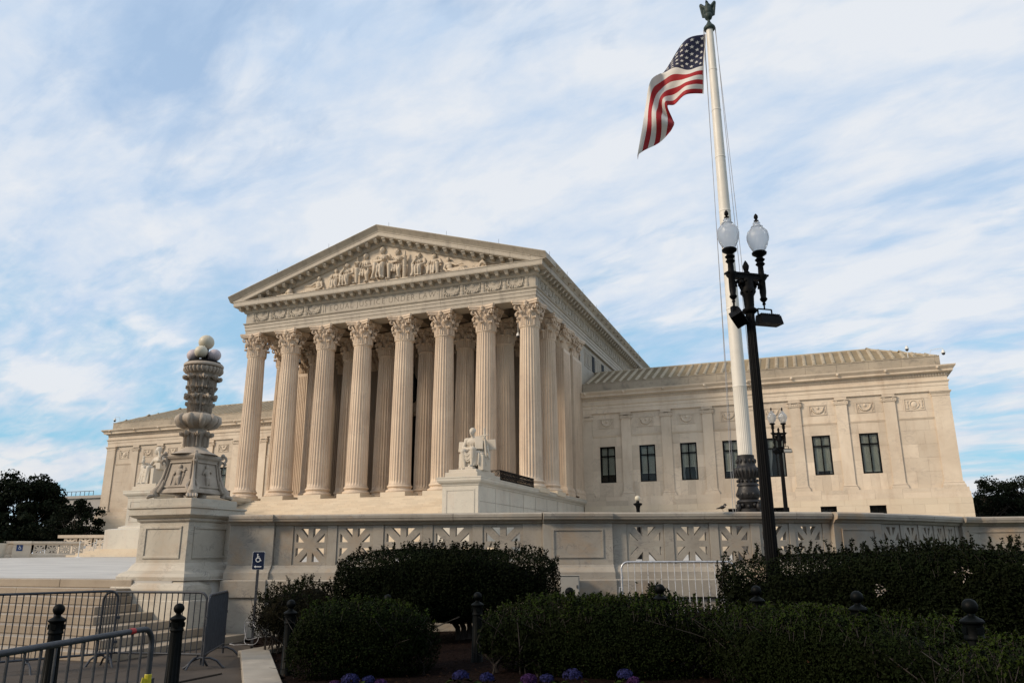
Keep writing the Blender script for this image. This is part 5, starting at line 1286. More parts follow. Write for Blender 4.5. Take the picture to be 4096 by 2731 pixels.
E_ = [('e', (0, 0, 21.52), (.15, .14, .22)), ('e', (0, -.02, 21.72), (.10, .10, .12)), ('c', (0, -.02, 21.74), .06, (-.02, -.05, 21.86), .06), ('e', (-.03, -.10, 21.87), (.035, .07, .03)), ('c', (-.06, 0, 21.45), .05, (-.05, -.02, 21.3), .04), ('c', (.06, 0, 21.45), .05, (.05, -.02, 21.3), .04), ('c', (0, .05, 21.45), .09, (0, .1, 21.2), .05)]
for sd in (-1, 1):
    E_ += [('c', (sd * .12, .0, 21.68), .06, (sd * .25, .02, 21.84), .06)]
    for q in range(5): E_.append(('c', (sd * (.27 - .025 * q), .03 + .01 * q, 21.82 - .05 * q), .045, (sd * (.22 - .035 * q), .05, 21.30 - .01 * q), .02))
eg = sculpt('eagle', [tuple([p[0]] + [(q[0], q[1], rel_(q[2])) if (isinstance(q, tuple) and len(q) == 3 and q[2] > 2) else q for q in p[1:]]) for p in E_], .018, 'bronze_green', fp, 1)
rp = MB()
for (xa, ya, za, xb, yb, zb_, sg_) in ((-.22, -.02, 20.7, -.50, -.25, 2.6, .03), (-.2, .03, 20.7, -.42, -.2, 2.6, -.02), (.2, .0, 20.7, .52, -.1, 2.6, .05), (.22, -.03, 20.7, .45, .1, 2.6, -.02)):
    rp.tube([(xa + (xb - xa) * t + sg_ * math.sin(math.pi * t), ya + (yb - ya) * t, rel_(za + (zb_ - za) * t)) for t in [k / 14 for k in range(15)]], .010, 5)
rp.build('halyard', 'rope', fp)
# flag: surface through edge curves, seven stations
TOP = [(-.16, 0, 20.52), (-.90, -.35, 20.22), (-1.78, -.05, 19.47), (-2.25, -.45, 18.85), (-2.56, -.15, 18.0), (-2.72, -.35, 16.9), (-2.98, -.2, 15.88)]
BOT = [(-.42, .02, 18.05), (-1.02, -.25, 17.98), (-1.50, .15, 17.92), (-1.72, -.15, 17.72), (-1.62, .28, 17.4), (-1.55, .1, 17.08), (-1.68, .02, 16.78)]
def fs(u, v):
    a, b_ = catmull(TOP, u), catmull(BOT, u); q = min(1, max(0, (u - .10) / .30)); q = q * q * (3 - 2 * q); c6 = 6 / 13
    v0 = v; v = v * (1 - q) + q * (v / c6 * .955 if v < c6 else .955 + .045 * (v - c6) / (1 - c6)); p = b_.lerp(a, v); back = q * max(0, v0 - c6) * .5
    bulge = math.sin(math.pi * v) * (.28 * math.sin(u * 9 + 1.2) * u ** .5 + .16 * math.sin(u * 17 + v * 4)) 
    sagx = math.sin(math.pi * v) * (.05 + .28 * max(0, u - .45))
    return Vector((FPX + p.x - sagx * .35, FPY + p.y - bulge + back, p.z - .10 * math.sin(math.pi * v) * (1 - u) - sagx * .1))
NU, NV = 72, 39; vs = [fs(i / NU, j / NV) for j in range(NV + 1) for i in range(NU + 1)]
fl = MB(); fl.v = [tuple(v) for v in vs]
for j in range(NV):
    for i in range(NU):
        q = j * (NU + 1) + i; fl.f.append((q, q + 1, q + NU + 2, q + NU + 1)); st = j // 3
        fl.m.append(2 if (i < NU * .46 and st >= 6) else (0 if st % 2 == 0 else 1))
flg = fl.build('flag', ['flag_red', 'flag_white', 'flag_blue'], None, 80); tag(flg, 'red, white and blue striped flag with white stars, flying from the pole', 'flag')
so = flg.modifiers.new('cloth_thickness', 'SOLIDIFY'); so.thickness = .006
stars = MB()
def star(uc, vc, r):
    pts = []
    for k in range(10):
        a = math.pi / 2 + k * math.pi / 5; rr = r if k % 2 == 0 else r * .4
        pts.append((uc + rr * math.cos(a) / 4.2, vc + rr * math.sin(a) / 2.45))
    nrm = (fs(uc + .01, vc) - fs(uc, vc)).cross(fs(uc, vc + .01) - fs(uc, vc)).normalized()
    for sgn in (-1, 1):
        base = [fs(uc, vc) + nrm * sgn * .014] + [fs(u, v) + nrm * sgn * .014 for u, v in pts]
        stars.add(base, [(0, 1 + k, 1 + (k + 1) % 10) for k in range(10)])
for rr_ in range(9):
    for cc in range(6 if rr_ % 2 == 0 else 5):
        star(.46 * (cc * 2 + 1 + (rr_ % 2)) / 12, 6 / 13 + (7 / 13) * (rr_ + 1) / 10, .075)
stars.build('stars', 'flag_white', flg)
hm = MB().tube([fs(0, j / 12) for j in range(13)], .022, 6); hm.build('hoist_band', 'flag_white', flg)

# ================================================================ STREET LAMPS
def twin_lamp(name, label, loc, s=1.0, sp=.24, rz=0.0, face=0):
    e = empty(name, label, 'street lamp', loc, rz, 'twin globe street lamps')
    H = 4.25
    m = MB(); n = 48; lv = [(-1.0, .115), (.02, .100), (H - .5, .072), (H - .49, .072)]
    for z, r in lv:
        for i in range(n): q = r * (1 - (.10 if i % 3 == 0 else 0)); m.v.append((q * math.cos(2 * math.pi * i / n), q * math.sin(2 * math.pi * i / n), z))
    m.f = [(j * n + i, j * n + (i + 1) % n, (j + 1) * n + (i + 1) % n, (j + 1) * n + i) for j in range(3) for i in range(n)]; m.m = [0] * len(m.f)
    m.lathe([(.17, -1.7), (.17, -1.3), (.14, -1.2), (.15, -1.1), (.11, -1.0), (.115, -.99)], 24)
    m.build('post', 'black_iron', e, 40)
    c = MB().lathe([(.085, H - .5), (.12, H - .47), (.12, H - .43), (.08, H - .4), (.09, H - .2), (.13, H - .12), (.10, H - .05), (.1, H + .1)], 16)
    for i in range(8): c.ball((.10 * math.cos(i * .785), .10 * math.sin(i * .785), H - .13), .035, 6, 4)
    c.build('post_capital', 'black_iron', e, 50)
    a = MB().box(-.02 - sp, sp + .02, -.05, .05, H + .10, H + .17).box(-sp - .10, sp + .10, -.065, .065, H + .171, H + .20)
    for sd in (-1, 1):
        pts = []
        for t in range(12): th = -.6 + t * .6; rr = .085 * (1 - t / 14); pts.append((sd * (.14 + rr * math.cos(th)), 0, H - .0 + rr * math.sin(th)))
        a.tube(pts, .022, 6); a.tube([(sd * .05, 0, H - .18), (sd * .12, 0, H - .06), (sd * .17, 0, H + .08)], .03, 6); a.ball((sd * .06, -.05, H + .06), .04, 7, 5)
        a.ball((sd * .14, -.04, H + .03), .045, 7, 5)
    a.lathe([(.045, H + .2), (.06, H + .22), (.035, H + .25), (.05, H + .3), (.055, H + .34), (.03, H + .4), (.005, H + .44)], 12)
    a.build('crossarm', 'black_iron', e, 50)
    for sd in (-1, 1):
        g = MB().lathe([(.02, H - .33), (.03, H - .31), (.02, H - .28), (.05, H - .25), (.065, H - .22), (.045, H - .19), (.055, H - .1), (.055, H + .1), (.09, H + .15), (.09, H + .20), (.05, H + .22), (.045, H + .36), (.08, H + .40), (.05, H + .44), (.085, H + .48), (.05, H + .52), (.06, H + .54), (.12, H + .58), (.125, H + .61), (.10, H + .63)], 20)
        ho = g.build('globe_holder', 'black_iron', e, 50, loc=(sd * sp, 0, 0))
        gb = [(.085, 0), (.11, .03), (.155, .12), (.183, .22), (.185, .29), (.165, .36), (.12, .41), (.09, .43), (.085, .44), (.10, .445), (.10, .455), (.06, .47), (.055, .50), (.065, .515), (.055, .535), (.03, .55)]
        o = MB().lathe(gb + [(r - .006, z) for r, z in reversed(gb)], 32, caps=False).build('lamp_globe', 'frosted_glass', ho, 60, loc=(0, 0, H + .63))
        MB().lathe([(.03, .55), (.045, .57), (.015, .59), (.035, .62), (.035, .66), (.01, .70)], 12).build('finial', 'black_iron', ho, 50, loc=(0, 0, H + .63))
    h = MB().tube([(-sp, 0, H - .33), (-sp, 0, H - .42)], .018, 6).box(-sp - .05, -sp + .05, -.04, .04, H - .50, H - .40); h.build('lamp_bracket', 'black_iron', e)
    f = MB().cbox((0, 0, 0), (.25, .14, .18)); f.cbox((0, -.10, 0), (.26, .07, .19)); f.xf(Matrix.Translation((-sp + .02, -.02, H - .62)) @ Euler((R(-32), R(38), R(25))).to_matrix().to_4x4()); f.build('floodlight', 'black_iron', e, bevel=.012)
    h = MB().tube([(sp - .13, 0, H - .40), (sp + .13, 0, H - .40)], .012, 6).tube([(sp - .13, 0, H - .40), (sp - .13, 0, H - .52)], .014, 6).tube([(sp + .13, 0, H - .40), (sp + .13, 0, H - .52)], .014, 6).tube([(sp, 0, H - .33), (sp, 0, H - .40)], .014, 6); h.build('lamp_bracket', 'black_iron', e)
    f = MB().add([(-.08, -.10, 0), (.30, -.10, 0), (.32, -.13, -.15), (-.08, -.13, -.15), (-.08, .06, 0), (.30, .06, 0), (.32, .09, -.15), (-.08, .09, -.15)], [(0, 1, 2, 3), (4, 7, 6, 5), (0, 4, 5, 1), (1, 5, 6, 2), (2, 6, 7, 3), (3, 7, 4, 0)])
    for q in range(10): f.box(-.07 + q * .036, -.052 + q * .036, -.11, .07, .001, .02)
    fo = f.build('floodlight', 'black_iron', e, loc=(sp - .08, -.02, H - .53))
    if face: MB().box(-.05, .29, -.135, -.131, -.14, -.02).build('floodlight_glass', 'cabinet_paint', fo)
    if s != 1: e.scale = (s, s, s)
    return e
tl = twin_lamp('street_lamp', 'large black twin-globe street lamp in front of the balustrade, overlapping the flagpole', (34.52, -46.60, 1.73), rz=R(36), sp=.285)
t2 = twin_lamp('street_lamp', 'smaller black twin-globe street lamp far behind, beside the flagpole base', (34.10, -23.43, 2.35), rz=R(20), face=1)
gp = empty('garden_lamp', 'small black lamp post with one white ball, behind the balustrade left of the bird', 'garden lamp', (28.43, -27.1, 1.45))
MB().lathe([(.16, 0), (.15, .3), (.09, .4), (.075, 2.0), (.085, 2.02), (.085, 2.06), (.11, 2.12), (.17, 2.16), (.19, 2.22), (.07, 2.25), (.06, 2.32)], 20).build('post', 'black_iron', gp, 50)
MB().ball((0, 0, 2.43), .115, 18, 12).build('globe', 'globe_white', gp, 60)
# bird on the coping
bd = empty('bird', 'small dark starling-like bird standing on the coping, left of the flagpole base', 'bird', (33.42, -42.50, 2.50), R(20))
sculpt('body', [('e', (0, 0, .085), (.062, .038, .036), Euler((0, R(-15), 0))), ('e', (.055, 0, .135), (.028, .026, .028)), ('c', (.03, 0, .1), .028, (.05, 0, .13), .024), ('c', (.08, 0, .133), .009, (.102, 0, .128), .003), ('c', (-.04, 0, .075), .02, (-.13, 0, .055), .009), ('c', (-.0, .03, .09), .02, (-.09, .02, .07), .008), ('c', (-.0, -.03, .09), .02, (-.09, -.02, .07), .008)], .006, 'feather_dark', bd, 1)
MB().ball((.042, -.01, .10), .026, 8, 6).build('breast', 'feather_pale', bd, 60)
MB().tube([(.0, .012, .06), (.012, .012, .02), (.0, .012, .002), (.03, .012, .002)], .0035, 5).build('leg', 'feather_pale', bd); MB().tube([(.0, -.012, .06), (-.012, -.012, .02), (.0, -.012, .002), (.03, -.012, .002)], .0035, 5).build('leg', 'feather_pale', bd)

# ================================================================ BOLLARDS
BL_ = [(25.95, -51.67, .99), (26.84, -50.52, .95), (27.23, -48.52, .90), (27.97, -46.74, .91), (29.80, -46.96, .98), (31.61, -47.64, 1.10), (32.98, -47.63, 1.16), (34.32, -47.58, 1.15), (35.55, -49.2, 1.16), (36.47, -50.67, 1.16)]
LBL = ['leftmost dark green ball-topped bollard, behind the nearest barricade', 'dark green fluted bollard in front of the barricade corner by the marble pedestal', 'dark green fluted bollard standing clear at the left edge of the hedges', 'ball top of a bollard showing over the left low hedge',
       'dark bollard in the gap between the two low hedges', 'bollard ball poking up in front of the white utility cabinet', 'bollard ball in front of the leaning silver barricade', 'bollard ball at the foot of the large black street lamp', 'bollard ball over the low hedge, right of the street lamp', 'rightmost and largest bollard ball over the low hedge']
def bollard_parts(e):
    m = MB(); n = 36; lv = [(-1.26, .095), (-1.15, .115), (-1.04, .115), (-1.02, .1), (-.96, .098), (-.955, .094), (-.30, .080), (-.295, .085)]
    for k, (z, r) in enumerate(lv):
        fl_ = k in (5, 6)
        for i in range(n): q = r * (1 - (.07 if (fl_ and i % 3 == 0) else 0)); m.v.append((q * math.cos(2 * math.pi * i / n), q * math.sin(2 * math.pi * i / n), z))
    m.f = [(j * n + i, j * n + (i + 1) % n, (j + 1) * n + (i + 1) % n, (j + 1) * n + i) for j in range(len(lv) - 1) for i in range(n)]; m.m = [0] * len(m.f)
    m.lathe([(.088, -.295), (.092, -.285), (.088, -.27), (.085, -.26), (.085, -.165), (.09, -.155), (.105, -.145), (.107, -.13), (.095, -.115), (.06, -.095), (.035, -.08), (.033, -.06)], 28)
    for i in range(4): m.cbox(Vector((.086 * math.cos(i * 1.57 + .5), .086 * math.sin(i * 1.57 + .5), -.21)), (.02, .06, .06), Euler((0, 0, i * 1.57 + .5)))
    return m.mesh('post', 'bollard_paint', 40), MB().ball((0, 0, 0), .071, 24, 16).mesh('ball', 'bollard_paint', 60)
pm_, bm__ = bollard_parts(None)
for (x, y, z), lb in zip(BL_, LBL):
    x, y, z = 35.17 + (x - 35.17) * .88, -59.41 + (y + 59.41) * .88, 1.65 + (z - 1.65) * .88
    e = empty('bollard', lb, 'bollard', (x, y, z), 0, 'row of ball-topped bollards'); inst(pm_, 'post', e, scale=.88); inst(bm__, 'ball', e, scale=.88)

# ================================================================ BARRICADES
def barricade(label, p, q, z=0, h=1.06, mat='galvanized', nbar=20, feet=(.15, .85), r=.019, tilt=0, low=.2, grp='crowd barricades'):
    a, b_ = Vector((p[0], p[1], 0)), Vector((q[0], q[1], 0)); Lb = (b_ - a).length; ang = math.atan2((b_ - a).y, (b_ - a).x)
    e = empty('barricade', label, 'barricade', (p[0], p[1], z), ang, grp); e.rotation_euler = (tilt, 0, ang)
    rc = .13; arc = lambda cx, cz, a0, a1: [(cx + rc * math.cos(a0 + (a1 - a0) * k / 6), 0, cz + rc * math.sin(a0 + (a1 - a0) * k / 6)) for k in range(7)]
    pts = [(0, 0, .05)] + arc(rc, h - rc, math.pi, math.pi / 2) + arc(Lb - rc, h - rc, math.pi / 2, 0) + [(Lb, 0, .05)]
    MB().tube(pts, r, 10).tube([(0, 0, low), (Lb, 0, low)], r * .9, 8).build('frame', mat, e, 60)
    br = MB().tube([(0, 0, low), (0, 0, h - .012)], r * .45, 6).mesh('bar', mat, 60)
    for i in range(nbar): inst(br, 'bar', e, ((i + 1) * Lb / (nbar + 1), 0, 0))
    ft = MB().tube([(0, -.30, .005), (0, -.27, .02), (0, -.18, .11), (0, -.08, .15), (0, .08, .15), (0, .18, .11), (0, .27, .02), (0, .30, .005)], r * .9, 8).tube([(0, 0, .15), (0, 0, low)], r * .9, 8).mesh('foot', mat, 60)
    for t in feet: inst(ft, 'foot', e, (Lb * t, 0, 0))
    hk = MB().tube([(0, 0, .62), (-.05, 0, .62), (-.06, 0, .5)], r * .5, 6).tube([(0, 0, .75), (-.05, 0, .75)], r * .6, 6).box(Lb + .005, Lb + .06, -.02, .02, .70, .74).box(Lb + .005, Lb + .06, -.02, .02, .34, .38)
    hk.build('hook', mat, e)
    return e
barricade('grey barricade along the street steps, leftmost of the linked row', (23.99, -51.2), (24.75, -49.62), feet=(.35, .97), nbar=19, h=1.12)
barricade('grey barricade linked across the foot of the marble pedestal', (24.46, -49.63), (26.23, -49.3), feet=(.02, .96), nbar=17, h=1.10)
barricade('grey barricade turned end-on at the right end of the row, seen edge-on', (26.32, -49.36), (25.52, -48.0), feet=(.05, .95), nbar=22, h=1.06)
fgb = barricade('nearest and largest barricade, with yellow tape on its end post, bottom left corner', (31.15, -57.6), (30.26, -54.42), feet=(.1, .93), nbar=22, h=1.11, r=.021)
Lf = math.hypot(30.26 - 31.15, 57.6 - 54.42)
tpm = MB().lathe([(.023, .66), (.026, .665), (.0265, .77), (.023, .775)], 12, (Lf, 0, 0)).cbox((Lf - .05, -.01, .72), (.12, .006, .05), Euler((0, R(20), 0))).cbox((Lf + .02, -.03, .66), (.05, .005, .06), Euler((0, R(50), 0)))
tpm.build('warning_tape', 'brass_yellow_tape', fgb)
MB().lathe([(.0225, -.03), (.0228, 0), (.0225, .03)], 12).xf(Matrix.Translation((Lf - .30, 0, 1.11)) @ Matrix.Rotation(R(90), 4, 'Y')).build('red_mark', 'red_paint', fgb)
barricade('shiny silver barricade leaning against the balustrade, between the bushes', (31.68, -44.45), (33.72, -43.88), z=.43, h=1.08, mat='bright_galvanized', nbar=16, feet=(.1, .9), tilt=R(-6), low=.12)
tag(MB().tube([(25.7, -51.3, .012), (26.55, -50.55, .012)], .012, 6).build('loose_rod', 'galvanized'), 'loose metal rod lying on the pavement behind the nearest bollard', 'rod')

# ================================================================ SIGNS, CABINETS, CABLE
def glyph_wheelchair(s, mb, y):
    mb.ball((-.01 * s, y, .085 * s), .014 * s, 12, 8, (1, .15, 1))
    mb.tube([(-.008 * s, y, .068 * s), (-.004 * s, y, .015 * s), (.035 * s, y, .015 * s), (.055 * s, y, -.035 * s), (.07 * s, y, -.030 * s)], .009 * s, 6)
    mb.tube([(-.006 * s, y, .042 * s), (.03 * s, y, .042 * s)], .007 * s, 6)
    mb.tube([(.005 * s + .042 * s * math.cos(t), y, -.015 * s + .042 * s * math.sin(t)) for t in [2.0 + k * .36 for k in range(12)]], .0075 * s, 6)
sg_ = empty('accessible_sign', 'small dark blue wheelchair sign with a left arrow, on a steel post by the balustrade', 'sign', (25.28, -46.95, .06), R(24))
MB().prism([(x, z) for x, z in [(-.112 + .02 * (1 - math.cos(a)) if 0 else 0, 0) for a in (0,)]] or [], 0, 0) if False else None
def rrect(w, h, r, n=5):
    P = []
    for cx, cz, a0 in ((w - r, h - r, 0), (-w + r, h - r, 90), (-w + r, -h + r, 180), (w - r, -h + r, 270)):
        P += [(cx + r * math.cos(R(a0 + 90 * k / n)), cz + r * math.sin(R(a0 + 90 * k / n))) for k in range(n + 1)]
    return P
MB().prism(rrect(.115, .165, .025), -.012, -.009).xf(Matrix.Translation((0, 0, 1.50))).build('plate', 'sign_white', sg_)
MB().prism(rrect(.109, .159, .022), -.015, -.0122).xf(Matrix.Translation((0, 0, 1.50))).build('sign_face', 'sign_blue', sg_)
gm = MB(); glyph_wheelchair(.95, gm, -.016); gm.v = [(x - .01, -.0155 + (y + .0152) * .12, z + .03) for x, y, z in gm.v]
gm.v = [(x, min(max(y, -.0175), -.015), z + 1.50) for x, y, z in gm.v]; gm.build('wheelchair_symbol', 'sign_white', sg_)
MB().prism([(-.075, -.11), (-.04, -.135), (-.04, -.119), (.065, -.119), (.065, -.101), (-.04, -.101), (-.04, -.085)], -.0175, -.0152).xf(Matrix.Translation((0, 0, 1.50))).build('arrow', 'sign_white', sg_)
po = MB().box(-.022, .022, -.008, .0, -.3, 1.64).box(-.022, -.017, -.0, .022, -.3, 1.64).box(.017, .022, -.0, .022, -.3, 1.64); po.build('post', 'galvanized', sg_)
hl = MB(); 
for i in range(24): hl.cbox((0, -.0085, .1 + i * .05), (.009, .002, .009))
hl.build('post_holes', 'black_plastic', sg_)
cb = MB(); pts = []
for k in range(70):
    t = k * .22; rr = .17 + .07 * math.sin(k * .37); pts.append((25.30 + rr * math.cos(t) * (1 + .2 * math.sin(t * .3)), -47.02 + .05 * math.sin(k * .5), .30 + .22 * math.sin(t) * (.9 - .3 * math.cos(k * .11)) + .02))
pts = [Vector(p) for p in pts]; pts = [Vector((p.x, p.y, max(p.z, .085))) for p in pts]; cb.tube(pts, .006, 6)
cb.tube([(25.3, -47.05, .09), (25.1, -47.2, .085), (24.9, -47.1, .085), (24.8, -46.9, .085)], .006, 6)
tag(cb.build('cable_coil', 'rope', None, 60), 'loose coil of pale cable hung round the wheelchair sign post', 'cable')
def cabinet(label, p, w, h, z, rz):
    e = empty('utility_cabinet', label, 'cabinet', (p[0], p[1], z), rz)
    MB().box(-w / 2, w / 2, 0, .22, 0, h).build('box', 'cabinet_paint', e, bevel=.01); MB().box(-w / 2 + .015, w / 2 - .015, -.012, -.001, .02, h - .02).build('door', 'cabinet_paint', e, bevel=.005)
    MB().box(-w / 2 - .01, w / 2 + .01, -.02, .23, h + .001, h + .012).build('lid', 'cabinet_paint', e); MB().cbox((w / 2 - .05, -.02, h * .5), (.02, .015, .06)).build('latch', 'galvanized', e)
    MB().tube([(0, .1, 0), (0, .1, -.6)], .02, 8).build('conduit', 'galvanized', e)
cabinet('pale grey utility cabinet on the balustrade plinth, right of the large round bush', (30.55, -44.14), .40, .40, .84, R(19))
cabinet('grey utility cabinet half hidden behind the left end of the large round bush', (26.55, -45.62), .42, .30, 1.12, R(16))

# ================================================================ HEDGES AND BUSHES
def blob_surface(rng, n, hx, hy, hz, p=3.2, nseed=0, lump=.10):
    """points on a lumpy superellipsoid centred at origin + outward normals"""
    d = rng.normal(0, 1, (n, 3)); d /= np.linalg.norm(d, axis=1)[:, None]
    # even out by stretching with the box
    d = d * np.array([hx, hy, hz]) ** .35; d /= np.linalg.norm(d, axis=1)[:, None]
    q = (np.abs(d[:, 0] / hx) ** p + np.abs(d[:, 1] / hy) ** p + np.abs(d[:, 2] / hz) ** p) ** (-1 / p)
    P = d * q[:, None]
    ph = rng.uniform(0, 6, 9); 
    k = np.zeros(n)
    for i, fq in enumerate((1.7, 3.1, 5.3)):
        k += np.sin(P[:, 0] * fq + ph[i]) * np.cos(P[:, 1] * fq * 1.3 + ph[i + 3]) * np.sin(P[:, 2] * fq * 1.1 + ph[i + 6]) * lump / (i + 1)
    P = P * (1 + k / max(.3, min(hx, hz)) * .6)[:, None]
    N_ = np.stack([np.sign(P[:, 0]) * np.abs(P[:, 0] / hx) ** (p - 1) / hx, np.sign(P[:, 1]) * np.abs(P[:, 1] / hy) ** (p - 1) / hy, np.sign(P[:, 2]) * np.abs(P[:, 2] / hz) ** (p - 1) / hz], 1)
    N_ /= np.linalg.norm(N_, axis=1)[:, None] + 1e-9
    return P, N_
def hedge(name, label, cat, c, h, rz, leaf_mat, n, size, depth=.11, shoots=60, shoot_len=.16, p=3.2, seed=1, lump=.1, stems=14, zbase=None, bright=None, grp=None, dry=0, droop=0):
    rg = np.random.default_rng(seed); e = empty(name, label, cat, (c[0], c[1], c[2] - h[2]), rz, grp)
    P, N_ = blob_surface(rg, n, *h, p=p, lump=lump)
    dp = rg.exponential(depth, n); P2 = P - N_ * dp[:, None]
    # clumps
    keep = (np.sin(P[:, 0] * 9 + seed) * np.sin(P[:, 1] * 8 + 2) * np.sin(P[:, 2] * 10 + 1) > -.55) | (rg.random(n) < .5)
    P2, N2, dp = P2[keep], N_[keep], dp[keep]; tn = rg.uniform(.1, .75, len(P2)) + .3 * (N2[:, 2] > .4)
    P2[:, 2] += h[2]
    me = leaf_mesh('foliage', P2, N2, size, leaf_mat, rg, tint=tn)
    inst(me, 'foliage', e)
    # fresh shoots sticking out of the top and sides
    C, Nn, T = [], [], []; tw = MB()
    top = P[(N_[:, 2] > .35)]; 
    for i in range(min(shoots, len(top))):
        b = Vector(top[rg.integers(len(top))]); b.z += h[2]; d = Vector((rg.normal(0, .35), rg.normal(0, .35), 1)).normalized(); Ln = shoot_len * rg.uniform(.4, 1.4)
        tw.tube([b - d * .1, b + d * Ln * .6, b + d * Ln + Vector((rg.normal(0, .02), rg.normal(0, .02), 0))], [.004, .003, .002], 4)
        for k in range(int(4 + Ln / size * 2.6)):
            t = k / (4 + Ln / size * 2.6); q = b + d * Ln * t + Vector(rg.normal(0, size * .6, 3)); C.append(q); Nn.append(Vector(rg.normal(0, 1, 3)) + Vector((0, 0, .5))); T.append(rg.uniform(.4, 1))
    if C: inst(leaf_mesh('shoots', np.array(C), np.array(Nn), size * 1.05, bright or leaf_mat, rg, tint=np.array(T)), 'shoots', e)
    st = MB()
    for i in range(stems):
        x = rg.uniform(-h[0] * .85, h[0] * .85); y = rg.uniform(-h[1] * .5, h[1] * .3); pts = [Vector((x, y, -.15 if zbase is None else zbase)), Vector((x + rg.normal(0, .06), y + rg.normal(0, .06), h[2] * .35)), Vector((x + rg.normal(0, .18), y + rg.normal(0, .15), h[2] * .9)), Vector((x + rg.normal(0, .3), y + rg.normal(0, .2), h[2] * 1.6))]
        st.tube([catmull(pts, k / 6) for k in range(7)], [.014, .013, .011, .009, .007, .005, .003], 5)
        for k in range(3):
            b = catmull(pts, rg.uniform(.2, .8)); st.tube([b, b + Vector((rg.normal(0, .15), rg.normal(0, .15), rg.uniform(.05, .3)))], [.006, .002], 4)
    st.merge(tw); st.build('stems', 'twig', e, kind='stuff')
    dc = rg.normal(0, 1, (1, 3)); core = MB().ball((0, 0, 0), 1, 20, 12, (h[0] * .83, h[1] * .72, h[2] * .72)); core.v = [(x * (1 + .06 * math.sin(z * 9 + x * 5)), y * (1 + .08 * math.sin(x * 7)), z + h[2] * 1.04 + .03 * math.sin(x * 8 + y * 6)) for x, y, z in core.v]
    if h[0] > .5: core.build('inner_growth', leaf_mat, e)
    # dense inner twigs so that the middle is opaque but not solid
    m_ = int(n * .25); dd = rg.normal(0, .42, (m_, 3)) * np.array(h); dd = np.clip(dd, -np.array(h) * .85, np.array(h) * .85); dd[:, 2] = np.abs(dd[:, 2]) * 1.0 + h[2] * .62
    dd[:, 2] = np.minimum(dd[:, 2], 1.85 * h[2])
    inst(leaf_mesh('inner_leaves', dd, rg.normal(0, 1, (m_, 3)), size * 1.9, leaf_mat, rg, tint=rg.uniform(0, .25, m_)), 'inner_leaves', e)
    if dry:
        k = rg.integers(0, len(P2), dry); inst(leaf_mesh('dry_leaves', P2[k] + rg.normal(0, .02, (dry, 3)), rg.normal(0, 1, (dry, 3)), size * 1.2, 'leaf_dry', rg), 'dry_leaves', e)
    return e
hedge('bush', 'large dark rounded bush in front of the balustrade, on a thick stem', 'bush', (28.90, -46.25, 1.13), (2.02, .85, .62), R(24), 'leaf_bush', 76000, .021, p=3.8, seed=3, shoots=150, shoot_len=.14, stems=10, zbase=.9)
tb = MB()
for i in range(5): tb.tube([(29.3 + .08 * i - .2, -46.15, .0), (29.3 + .1 * i - .25, -46.1 + .04 * i, .4), (29.2 + .3 * i - .6, -46.1, .9)], [.06, .05, .03], 7)
tbo = tb.build('trunk', 'bark', bpy.data.objects['bush']); tbo.matrix_parent_inverse = (Matrix.Translation(bpy.data.objects['bush'].location) @ Matrix.Rotation(R(24), 4, 'Z')).inverted()
hedge('bush', 'brownish thin bush by the wheelchair sign, left of the large round bush', 'bush', (26.60, -47.25, .62), (.88, .55, .58), R(30), 'leaf_brown', 11000, .018, p=2.2, seed=5, shoots=120, shoot_len=.14, stems=30, bright='leaf_hedge', lump=.2)
hedge('hedge', 'tall dark hedge behind the street lamp, running to the right edge', 'hedge', (36.70, -46.6, .98), (3.2, .92, .68), R(-10), 'leaf_bush', 130000, .022, p=4, seed=9, shoots=260, shoot_len=.17, stems=18)
hedge('hedge', 'low green hedge, shorter left one behind the clear-standing bollard', 'hedge', (29.25, -49.6, .53), (.98, .46, .48), R(30), 'leaf_hedge', 34000, .017, p=3.2, seed=12, shoots=130, shoot_len=.08, stems=40, bright='leaf_bright', dry=160, lump=.16)
hedge('hedge', 'long low green hedge in front of the bollards, from centre to the right', 'hedge', (32.45, -48.95, .57), (1.86, .48, .50), R(6), 'leaf_hedge', 66000, .016, p=3.0, seed=15, shoots=420, shoot_len=.08, stems=70, bright='leaf_bright', dry=200, lump=.14)
hedge('hedge', 'right part of the low green hedge, under the two largest bollard balls', 'hedge', (35.15, -50.05, .58), (1.75, .52, .50), R(-42), 'leaf_hedge', 60000, .016, p=3.0, seed=18, shoots=300, shoot_len=.08, stems=60, bright='leaf_bright', dry=80, lump=.12)
hedge('hedge', 'bright green hedge tip in the bottom right corner', 'hedge', (36.75, -52.6, .60), (.95, .45, .45), R(-35), 'leaf_hedge', 20000, .015, p=2.6, seed=21, shoots=200, shoot_len=.06, stems=12, bright='leaf_bright')
hedge('bush', 'small upright sprig bush below the leaning silver barricade', 'bush', (32.85, -47.0, .92), (.26, .2, .20), 0, 'leaf_hedge', 900, .024, p=2, seed=25, shoots=16, shoot_len=.12, stems=5, bright='leaf_hedge')
# white blossom sprays on the tall hedge
bf = np.random.default_rng(4)
for (x, y, z), lb in (((35.9, -47.62, 1.18), 'spray of small white blossoms on the tall dark hedge, left one'), ((36.9, -47.75, 1.42), 'spray of small white blossoms on the tall dark hedge, right one')):
    C = np.array([x, y, z]) + bf.normal(0, .04, (24, 3)); tag(inst(leaf_mesh('blossom_spray', C, bf.normal(0, 1, (24, 3)), .016, 'petal_white', bf, tint=bf.uniform(.5, 1, 24)), 'blossom_spray'), lb, 'blossoms', 'white blossom sprays on the hedge')
